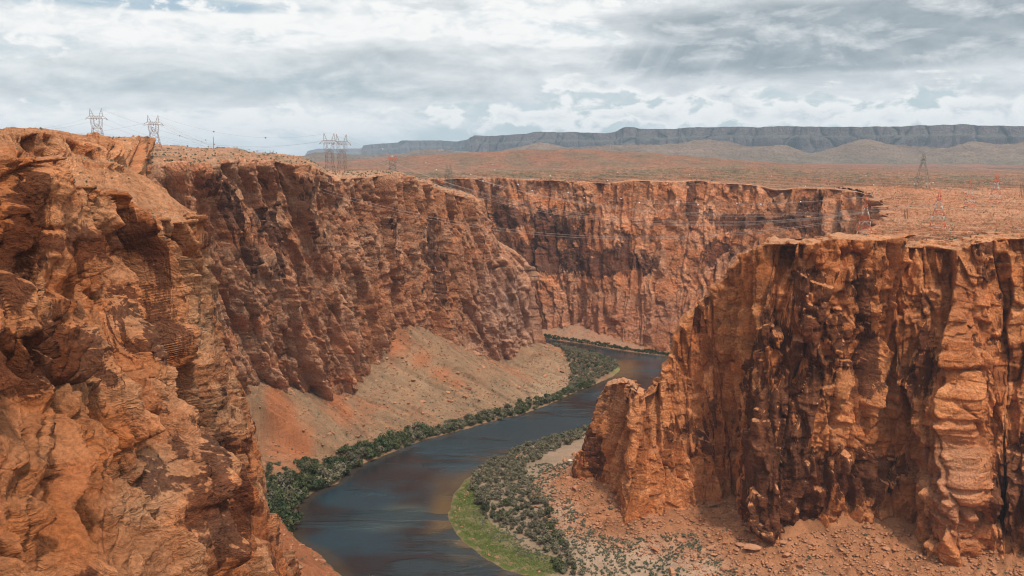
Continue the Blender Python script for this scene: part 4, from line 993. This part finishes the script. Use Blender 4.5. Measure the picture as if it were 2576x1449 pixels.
def pylon(base, Hh, yaw, bands, label, w=.24, wb=.19, ww=.095, style='v', group=None):
    """lattice tower: spreading legs, waist, V-shaped body, cross beam and two peaks"""
    r = bpy.data.objects.new('pylon', None); C.objects.link(r); r.location = base; r.rotation_euler = (0, 0, yaw)
    tag(r, label, 'pylon', group)
    w = w*.8
    zs = [0, .14, .27, .39, .51]; hw = [wb*Hh, wb*.84*Hh, wb*.70*Hh, ww*1.22*Hh, ww*Hh]
    matof = lambda f: bands(f)
    parts = {}
    def g(nm, f):
        k = (nm, matof(f).name)
        if k not in parts: parts[k] = (BM(), matof(f))
        return parts[k][0]
    for i in range(4):
        z0, z1, a, b = zs[i]*Hh, zs[i+1]*Hh, hw[i], hw[i+1]; cs = [(-1,-1),(1,-1),(1,1),(-1,1)]
        m = g('lower_body', (zs[i]+zs[i+1])/2)
        for j in range(4):
            p, q = cs[j], cs[(j+1) % 4]
            m.bar((p[0]*a, p[1]*a, z0), (p[0]*b, p[1]*b, z1), w*1.25)
            m.bar((p[0]*b, p[1]*b, z1), (q[0]*b, q[1]*b, z1), w*.7)
            mid_ = ((p[0]+q[0])/2*b, (p[1]+q[1])/2*b, z1)
            if i % 2 == 0: m.bar((p[0]*a, p[1]*a, z0), mid_, w*.7); m.bar((q[0]*a, q[1]*a, z0), mid_, w*.7)
            else: m.bar((p[0]*a, p[1]*a, z0), (q[0]*b, q[1]*b, z1), w*.7); m.bar((q[0]*a, q[1]*a, z0), (p[0]*b, p[1]*b, z1), w*.7)
    wz = .51*Hh; bz0 = .745*Hh; bz1 = .81*Hh; hww = ww*Hh; bo = .135*Hh; bi = .062*Hh; dy = .03*Hh
    if style == 'h': bo = .20*Hh; bi = .11*Hh
    m = g('window_arms', .62)
    for sy in (-1, 1):
        for sx in (-1, 1):
            el = (sx*bo*.93, sy*dy*1.6, wz+(bz0-wz)*.48)
            m.bar((sx*hww, sy*hww, wz), el, w); m.bar(el, (sx*bo, sy*dy, bz0), w)
            cr = (0, sy*hww*.7, wz+.02*Hh); inn = (sx*bi, sy*dy, bz0); il = (sx*bi*.95, sy*dy*1.5, wz+(bz0-wz)*.48)
            m.bar(cr, il, w); m.bar(il, inn, w); m.bar((sx*hww, sy*hww, wz), (0, sy*hww*.7, wz+.12*Hh), w*.8)
            for q in range(5):
                f0, f1 = q/5, (q+1)/5
                A_ = np.array((sx*(hww+(bo-hww)*f0), sy*(hww+(dy-hww)*f0), wz+(bz0-wz)*f0)); B_ = np.array((sx*bi*f1, sy*(hww+(dy-hww)*f1), wz+(bz0-wz)*f1))
                m.bar(A_, B_, w*.45)
    m = g('cross_beam', .78); tip = .235*Hh if style == 'v' else .26*Hh; nb_ = 10
    for sy in (-1, 1):
        m.bar((-bo*1.08, sy*dy, bz1), (bo*1.08, sy*dy, bz1), w*1.2); m.bar((-bo*1.1, sy*dy, bz0), (bo*1.1, sy*dy, bz0), w*1.2)
        for sx in (-1, 1): m.bar((sx*bo*1.08, sy*dy, bz1), (sx*tip, 0, bz0+.012*Hh), w*.8); m.bar((sx*bo*1.1, sy*dy, bz0), (sx*tip, 0, bz0+.01*Hh), w)
        for q in range(nb_):
            x0 = -bo+2*bo*q/nb_; x1 = -bo+2*bo*(q+1)/nb_
            m.bar((x0, sy*dy, bz0 if q % 2 else bz1), (x1, sy*dy, bz1 if q % 2 else bz0), w*.7)
    m = g('cross_beam', .78)
    for sx in (-1, 1):
        ap = (sx*(bo*.98 if style == 'v' else bo*.86), 0, Hh); pk = BM()
        for sy in (-1, 1):
            pk.bar((sx*bo*1.08, sy*dy, bz1), ap, w*.8); pk.bar((sx*bi, sy*dy, bz1), ap, w*.8)
            for f in (.3, .6): pk.bar(np.array((sx*bo*1.08, sy*dy, bz1))*(1-f)+np.array(ap)*f, np.array((sx*bi, sy*dy, bz1))*(1-f)+np.array(ap)*f, w*.5)
        pk.done('peak', matof(.95), r)
    for sx in (-1, 0, 1):
        ins = BM(); x = sx*tip
        ins.bar((x, -.3, bz0), (x-.4*sx, -.05*Hh, bz0-.03*Hh), w*1.4); ins.bar((x, .3, bz0), (x+.4*sx, .05*Hh, bz0-.03*Hh), w*1.4)
        ins.done('insulator', M_ins, r)
    for (nm, _), (m, mt) in parts.items(): m.done(nm, mt, r)
    for sx in (-1, 1):
        for sy in (-1, 1):
            b = wb*Hh; boxes('footing', [(sx*b-.45, sx*b+.45, sy*b-.45, sy*b+.45, -3.5, .5)], M_conc, r)
    return r
steel = lambda f: M_rust
gst = lambda f: M_gsteel
def rw(f): return M_red if (f > .74 or .39 < f < .5 or .14 < f < .25) else M_white
def rw_s(f): return M_red if f > .7 else (M_gsteel if f < .5 else M_rust)
def ptower(x, ytop, ybase, d, *a, **k):
    B = np.array(PT(x, ybase, d)); Tt = np.array(PT(x, ytop, d)); B[0] = (B[0]+Tt[0])/2
    return pylon(tuple(B), float(Tt[2]-B[2]), *a, **k)
ptower(244,272,376,700,.25,steel,'tall rusty pylon rising behind the near buttress, leftmost against the sky', w=.22)
ptower(387,289,383,640,.25,steel,'rusty pylon standing on the left rim, second from the left against the sky', w=.2)
ptower(593,367,397,1150,.2,steel,'small distant pylon whose twin peaks just show over the left skyline before the lone pole', w=.3, group=None)
ptower(684,378,410,1150,.2,steel,'small distant pylon whose cross beam lies on the left skyline', w=.3)
ptower(829,334,436,705,.55,steel,'rusty pylon, left one of the close pair at the end of the left plateau', w=.2, ww=.07, wb=.11)
ptower(860,337,437,700,.55,steel,'rusty pylon, right one of the close pair at the end of the left plateau', w=.2, ww=.07, wb=.11)
ptower(988,386,452,1330,.3,rw_s,'small orange-topped pylon beyond the left rim, before the low hills', w=.42)
ptower(1129,413,484,880,1.1,gst,'dark narrow pylon on the rounded left spur above the river bend', w=.26)
ptower(2177,495,596,522,1.15,rw,'red and white pylon nearest the canyon rim on the right plateau', w=.2)
ptower(2361,475,587,548,1.05,rw,'largest red and white pylon on the right slickrock', w=.21)
ptower(2440,453,535,740,1.1,rw,'slender red and white pylon behind the largest one', w=.24)
ptower(2505,435,526,790,.9,rw,'red and white pylon farthest right, with a wide body', w=.26)
ptower(2322,383,461,1050,.9,gst,'grey pylon alone in the scrub plain before the dark mesa', w=.27)
def pole(x, yt, yb, d, label, group=None, arm=False):
    B = PT(x, yb, d); Tt = PT(x, yt, d); h = Tt[2]-B[2]
    r = bpy.data.objects.new('utility_pole', None); C.objects.link(r); r.location = B; tag(r, label, 'pole', group)
    V = []; Fc = []
    for z, rr in ((-2.5, .24), (h, .17)):
        for q in range(8): V.append((rr*math.cos(q*.785), rr*math.sin(q*.785), z))
    for q in range(8): Fc.append((q, (q+1) % 8, 8+(q+1) % 8, 8+q))
    raw_mesh('shaft', V, Fc, M_wood, r); boxes('pole_cap', [(-.22,.22,-.22,.22,h+.003,h+.25)], M_wood, r)
    if arm: boxes('crossarm', [(-1.1,1.1,.2,.36,h-.9,h-.7)], M_wood, r)
pole(306,350,371,700,'short lone pole on the skyline between the two left pylons', arm=True)
pole(538,345,375,760,'tallest lone pole on the left skyline')
pole(647,378,391,760,'small pole on the left skyline where it starts to drop', arm=True)
for x, a_, b_ in ((1086,459,472),(1091,446,472),(1097,447,472)): pole(x, a_, b_, 900, 'one of a cluster of three dark poles left of the dark pylon', 'three poles by the dark pylon')
for x in (2274,2278,2282): pole(x, 528, 556, 622, 'one of three thin dark poles between the two nearest red and white pylons', 'three poles on the slickrock')
for x, a_ in ((2565,462),(2569,461),(2573,459)): pole(x, a_, 497, 880, 'one of three poles at the right edge of the plateau', 'three poles at the right edge')
# ------------------------------------------------------------------ power lines
def cable(a, b, sag, label, group, mat=M_wire, r=.06, balls=(), bm=M_ball_w, br=.45, name='power_line'):
    A = np.array(PT(*a)); B = np.array(PT(*b)); n = 28
    def at_(q): p = A+(B-A)*q; p[2] -= sag*4*q*(1-q); return p
    V = []; Fc = []
    side_ = np.cross(B-A, (0, 0, 1)); side_ /= np.linalg.norm(side_)
    for i in range(n+1):
        p = at_(i/n)
        for q in range(3): V.append(p+side_*r*math.cos(q*2.094)+np.array((0, 0, 1))*r*math.sin(q*2.094))
        if i:
            k = 3*(i-1)
            for q in range(3): Fc.append((k+q, k+(q+1) % 3, k+3+(q+1) % 3, k+3+q))
    o = raw_mesh(name, V, Fc, mat); tag(o, label, 'power line', group)
    for q in balls:
        V = []; Fc = []; p = at_(q)
        for i in range(5):
            for j in range(8): V.append((p[0]+br*math.sin(i*math.pi/4+1e-3)*math.cos(j*.785), p[1]+br*math.sin(i*math.pi/4+1e-3)*math.sin(j*.785), p[2]+br*math.cos(i*math.pi/4)))
        for i in range(4):
            for j in range(8): Fc.append((i*8+j, i*8+(j+1) % 8, i*8+8+(j+1) % 8, i*8+8+j))
        raw_mesh('marker_ball', V, Fc, bm, o)
    return o
G1 = 'conductors spanning the canyon'
for i, (a, b, sg) in enumerate([((868,352,700),(2168,533,522),29),((846,354,700),(2177,534,522),30),((838,354,705),(2184,535,522),31),((856,353,700),(2170,536,522),27),
        ((1123,428,880),(2350,512,548),21),((1130,428,880),(2361,514,548),22),((1136,428,880),(2372,515,548),23),((396,303,640),(2150,548,520),40),((378,303,640),(2155,551,520),41)]):
    cable(a, b, sg, 'thin pale conductor sagging across the canyon from the left rim to the right pylons', G1, r=.075)
cable((860,337,700),(2186,496,522),22,'pale wire with white balls from the close pylon pair across to the rim pylon','shield wires spanning the canyon', balls=(.1,.2,.3,.4,.5,.6,.7,.8,.9), r=.05)
cable((829,334,705),(2172,496,522),24,'pale wire with white balls hanging just below its twin across the canyon','shield wires spanning the canyon', balls=(.15,.25,.35,.45,.55,.65,.75,.85), r=.05)
cable((1133,413,880),(2440,454,740),12,'shield wire with white balls from the dark pylon to the slender pylon', None, balls=(.1,.22,.34,.46,.6,.72,.84,.94), r=.05)
cable((988,386,1330),(2505,436,790),14,'highest shield wire with white balls, passing over the far rim', None, balls=(.12,.25,.38,.5,.62,.74,.86), r=.05)
G2 = 'lines running along the left skyline'
for (a, b, sg, bl_) in [((244,272,700),(684,380,1150),8,(.35,.55,.8)),((256,274,700),(692,380,1150),9,(.2,.45,.7)),((380,289,640),(593,368,1150),5,(.5,)),((398,292,640),(829,334,705),9,(.3,.6))]:
    cable(a, b, sg, 'thin dark shield wire with small dark marker balls against the left sky', G2, M_wire_d, r=.04, balls=bl_, bm=M_ball_r, br=.6)
for (a, b, sg) in [((266,299,700),(593,376,1150),9),((222,296,700),(590,377,1150),10),((406,312,640),(680,388,1150),8),((368,309,640),(-60,330,700),6),((222,296,700),(-60,318,760),6),((256,298,700),(-60,322,760),6),((840,352,705),(392,340,900),8),((820,352,705),(392,343,900),9)]:
    cable(a, b, sg, 'thin dark conductor against the left sky', 'conductors against the left sky', M_wire_d, r=.05)
for (a, b, sg) in [((2312,404,1050),(2900,430,1200),9),((2334,404,1050),(2900,434,1200),9),((2312,404,1050),(1700,440,1300),12)]:
    cable(a, b, sg, 'faint pale conductor hanging from the grey pylon over the scrub plain', 'conductors of the grey pylon', r=.06)
print('pylons', round(time.time()-T0, 1))
# ------------------------------------------------------------------ world
SUN_EL = math.radians(62); SUN_AZ = math.radians(148)     # compass: 0 = +Y, clockwise
w = bpy.data.worlds.new("World"); sc.world = w; w.use_nodes = True
t = w.node_tree; t.nodes.clear()
out = N(t, 'ShaderNodeOutputWorld'); bg = N(t, 'ShaderNodeBackground'); L(t, bg, 0, out, 0)
sky = N(t, 'ShaderNodeTexSky', sky_type='NISHITA'); sky.sun_disc = False; sky.sun_elevation = SUN_EL; sky.sun_rotation = SUN_AZ
sky.air_density = 1.; sky.dust_density = 1.5; sky.ozone_density = 1.
geo = N(t, 'ShaderNodeTexCoord').outputs['Generated']
sep = N(t, 'ShaderNodeSeparateXYZ'); t.links.new(geo, sep.inputs[0])
az = mth(t, 'ARCTAN2', sep.outputs[0], sep.outputs[1]); el = mth(t, 'ARCSINE', sep.outputs[2])
def sky_uv(x, y):
    p = np.array(PT(x, y, 1.0)); p /= np.linalg.norm(p); return math.atan2(p[0], p[1]), math.asin(p[2])
cmb = N(t, 'ShaderNodeCombineXYZ'); t.links.new(az, cmb.inputs[0]); t.links.new(el, cmb.inputs[1])
uv = cmb.outputs[0]
def nz(sx, sy, det, rough=.58, dist=.0, off=(0, 0, 0), dv=(0, 0)):
    return noise(t, vmap(t, uv, (sx, sy, 1), (0, 0, 0), (off[0]+dv[0]*sx, off[1]+dv[1]*sy, off[2])), 1., det, rough, dist)
def blobs(lst):
    acc = None
    for (x, y, rx, ry, a) in lst:
        u0, v0 = sky_uv(x, y)
        du = mth(t, 'MULTIPLY', mth(t, 'SUBTRACT', az, u0), F_/rx); dv = mth(t, 'MULTIPLY', mth(t, 'SUBTRACT', el, v0), F_/ry)
        q = mth(t, 'ADD', mth(t, 'MULTIPLY', du, du), mth(t, 'MULTIPLY', dv, dv))
        g = mth(t, 'MULTIPLY', mth(t, 'EXPONENT', mth(t, 'MULTIPLY', q, -1)), a)
        acc = g if acc is None else mth(t, 'ADD', acc, g)
    return acc
# high bright cloud veil
n_a = nz(6, 17, 9, .6, .6); n_b = nz(17, 40, 8, .62, .8, (3, 5, 0)); n_w = nz(3, 9, 6, .55, .4, (9, 2, 0))
veil = mth(t, 'ADD', mth(t, 'MULTIPLY', n_a, .6), mth(t, 'MULTIPLY', n_b, .4))
vg = blobs([(500,75,520,60,.2),(1000,60,500,70,.18),(1450,90,260,80,.2),(400,310,600,45,.26),(1700,250,500,35,.16),(2200,260,500,60,.18),(1050,300,300,40,.06),(1500,330,300,20,.1)])
blue = blobs([(350,5,320,14,.5),(1900,225,140,18,.14),(2080,215,90,22,.2),(2230,235,80,30,.28),(1280,250,160,30,.12),(2350,215,60,15,.2),(2000,272,620,48,.26),(1350,330,260,26,.16),(1550,240,100,20,.1),(900,345,200,18,.05)])
cv = mth(t, 'SUBTRACT', mth(t, 'ADD', veil, vg), blue)
cover = smst(t, cv, .36, .62)
white = mixc(t, mth(t, 'MULTIPLY_ADD', mth(t, 'SUBTRACT', nz(34, 80, 8, .62, .6, (7, 7, 0)), .5), 1.6, smst(t, cv, .42, .74), clamp=True), (.70,.75,.77), (1.0,.99,.975))
skyc = N(t, 'ShaderNodeVectorMath', operation='SCALE'); t.links.new(sky.outputs[0], skyc.inputs[0]); skyc.inputs['Scale'].default_value = .12
hz = smst(t, el, .26, .0)
sky0 = mixc(t, mth(t, 'MULTIPLY_ADD', hz, .75, .15), skyc.outputs[0], (.55,.66,.68))
col = mixc(t, cover, sky0, white)
n_e = nz(10, 27, 10, .60, .3, (6, 2, 0)); n_f = nz(10, 27, 10, .60, .3, (6, 2, 0), dv=(.004, .011))
lit2 = mth(t, 'MULTIPLY', mth(t, 'SUBTRACT', n_e, n_f), 5.5)
col = mixc(t, mth(t, 'MULTIPLY', mth(t, 'MAXIMUM', mth(t, 'MULTIPLY', lit2, -1.), 0.), .8, clamp=True), col, (.62,.70,.74))
# cumulus heads near the horizon: lit rims, soft grey cores
def puff(sx, sy, off, guide, lo, hi, rim, core, d=9, dist=.3, coresh=.26):
    a = nz(sx, sy, d, .56, dist, off); b = nz(sx, sy, d, .56, dist, off, dv=(0.0, .006))
    ga = mth(t, 'ADD', a, guide)
    al = smst(t, ga, lo, hi)
    dp = smst(t, ga, hi-.01, hi+coresh)
    lit = mth(t, 'MULTIPLY_ADD', mth(t, 'SUBTRACT', a, b), 7., .5, clamp=True)
    return al, mixc(t, mth(t, 'MULTIPLY', dp, mth(t, 'SUBTRACT', 1.25, lit), clamp=True), rim, core)
g1 = blobs([(1500,205,170,20,.19),(1700,222,220,24,.19),(1980,205,260,16,.17),(2250,180,350,14,.14),(1560,292,260,20,.16),(1850,275,150,38,.21),(2100,290,150,28,.19),(2420,290,180,30,.21),(1300,300,200,20,.14),(2500,230,120,50,.13),(1150,280,60,7,.12),(900,270,400,30,.05),(560,255,110,14,.08),(1080,95,60,10,.1),(800,120,90,12,.08)])
al, cc = puff(26, 44, (1, 3, 0), g1, .52, .64, (1.0,.99,.97), (.55,.61,.65))
col = mixc(t, al, col, cc)
# the broad blue-grey cloud decks with bright edges
g2 = blobs([(150,215,420,42,.28),(520,190,350,42,.26),(900,170,330,60,.25),(830,235,230,26,.20),(1050,235,220,26,.26),(1000,120,260,45,.14),(1150,15,190,24,.20),(1260,190,150,40,.10),(250,120,230,20,.06),
            (1800,150,330,50,.30),(1700,60,330,45,.30),(2100,40,420,45,.38),(2350,110,420,70,.44),(2000,120,260,45,.22),(1650,170,130,50,.16),(2450,20,300,30,.25),(1500,120,80,20,.05),(1000,345,10,4,.0),(640,262,90,10,.12)])
g2n = blobs([(1500,85,200,26,.22),(1620,105,170,14,.18),(900,80,300,30,.12),(1870,42,60,18,.16),(1300,70,130,40,.18),(2300,180,200,6,.1),(560,60,200,40,.15)])
n_c = nz(6.5, 21, 10, .62, .5, (4, 8, 0)); n_d = nz(24, 48, 9, .62, .25, (2, 1, 0))
dk = mth(t, 'ADD', mth(t, 'ADD', mth(t, 'MULTIPLY', n_c, .70), mth(t, 'MULTIPLY', n_d, .30)), mth(t, 'SUBTRACT', g2, g2n))
al2 = smst(t, dk, .57, .67)
core = smst(t, dk, .60, .98)
deckc = mixc(t, core, (.74,.77,.79), (.29,.345,.385))
leftness = smst(t, az, .25, -.35)
deckc = mixc(t, mth(t, 'MULTIPLY', leftness, .75), deckc, mixc(t, core, (.84,.86,.86), (.52,.61,.64)))
deckc = mixc(t, mth(t, 'MULTIPLY', mth(t, 'MAXIMUM', lit2, 0.), .6, clamp=True), deckc, (.93,.94,.94))
deckc = mixc(t, mth(t, 'MULTIPLY', mth(t, 'MAXIMUM', mth(t, 'MULTIPLY', lit2, -1.), 0.), .35, clamp=True), deckc, (.25,.31,.34))
deckc = mixc(t, mth(t, 'MULTIPLY', mth(t, 'SUBTRACT', n_d, .35, clamp=True), .8), deckc, (.84,.86,.87))
col = mixc(t, al2, col, deckc)
# faint slanting light shafts below the decks
sh = noise(t, vmap(t, uv, (60, 0, 0), (0, 0, 0)), 1., 3, .6)
slant = N(t, 'ShaderNodeCombineXYZ'); t.links.new(mth(t, 'MULTIPLY_ADD', el, mth(t, 'MULTIPLY', az, 0) if False else -.55, az), slant.inputs[0])
sh = noise(t, slant.outputs[0], 34., 3, .6)
shm = blobs([(1620,150,230,60,.9),(620,150,420,70,.55)])
col = mixc(t, mth(t, 'MULTIPLY', mth(t, 'MULTIPLY', smst(t, sh, .45, .75), shm), .5, clamp=True), col, (.88,.90,.92))
below = smst(t, el, .0, -.05)
col = mixc(t, below, col, (.30,.2,.14))
# added fill light: unseen sky above the view brightened, most round the sun
hi_ = smst(t, el, .24, .75)
sv = (math.sin(SUN_AZ)*math.cos(SUN_EL), math.cos(SUN_AZ)*math.cos(SUN_EL), math.sin(SUN_EL))
dotn = N(t, 'ShaderNodeVectorMath', operation='DOT_PRODUCT'); t.links.new(geo, dotn.inputs[0]); dotn.inputs[1].default_value = sv
glow = mth(t, 'POWER', mth(t, 'MAXIMUM', dotn.outputs['Value'], 0.), 5.)
stv = mth(t, 'ADD', 1.0, mth(t, 'MULTIPLY', hi_, mth(t, 'MULTIPLY_ADD', glow, 2.0, .1)))
t.links.new(col, bg.inputs['Color']); t.links.new(stv, bg.inputs['Strength'])
w.cycles.sampling_method = 'MANUAL'; w.cycles.sample_map_resolution = 512
# sun
sd_ = bpy.data.lights.new('sun', 'SUN'); sd_.energy = 2.9; sd_.angle = math.radians(4); sd_.color = (1., .93, .84)
so = bpy.data.objects.new('sun', sd_); C.objects.link(so)
dx, dy, dz = math.sin(SUN_AZ)*math.cos(SUN_EL), math.cos(SUN_AZ)*math.cos(SUN_EL), math.sin(SUN_EL)
from mathutils import Vector
so.rotation_euler = Vector((dx, dy, dz)).to_track_quat('Z', 'Y').to_euler()
# haze
mh, th = nt('haze'); o_ = N(th, 'ShaderNodeOutputMaterial'); pv = N(th, 'ShaderNodeVolumePrincipled')
pv.inputs['Color'].default_value = (.68,.84,.97,1); pv.inputs['Density'].default_value = 4.6e-5; pv.inputs['Anisotropy'].default_value = 0.
th.links.new(pv.outputs[0], o_.inputs['Volume'])
hz_ = boxes('haze', [(-17000,17000,-1500,24500,-215,640)], mh, None); tag(hz_, 'thin bluish air between the viewer and the far mesas', 'haze', None, 'stuff')
# camera
cam = bpy.data.cameras.new('camera'); co_ = bpy.data.objects.new('camera', cam); C.objects.link(co_)
cam.sensor_width = 36; cam.lens = 36*F_/2576; cam.clip_end = 60000; cam.clip_start = 1
co_.location = (0, 0, 0); co_.rotation_euler = (math.radians(90)-TH, 0, 0)
sc.camera = co_
sc.view_settings.view_transform = 'Standard'; sc.view_settings.look = 'None'; sc.view_settings.exposure = 0.03; sc.view_settings.gamma = 1
sc.cycles.use_denoising = True; sc.cycles.filter_width = 1.1; sc.cycles.sample_clamp_indirect = 1.5; sc.cycles.sample_clamp_direct = 5.; sc.cycles.max_bounces = 5; sc.cycles.diffuse_bounces = 3; sc.cycles.volume_bounces = 0; sc.cycles.transparent_max_bounces = 6
print('script done', round(time.time()-T0, 1))
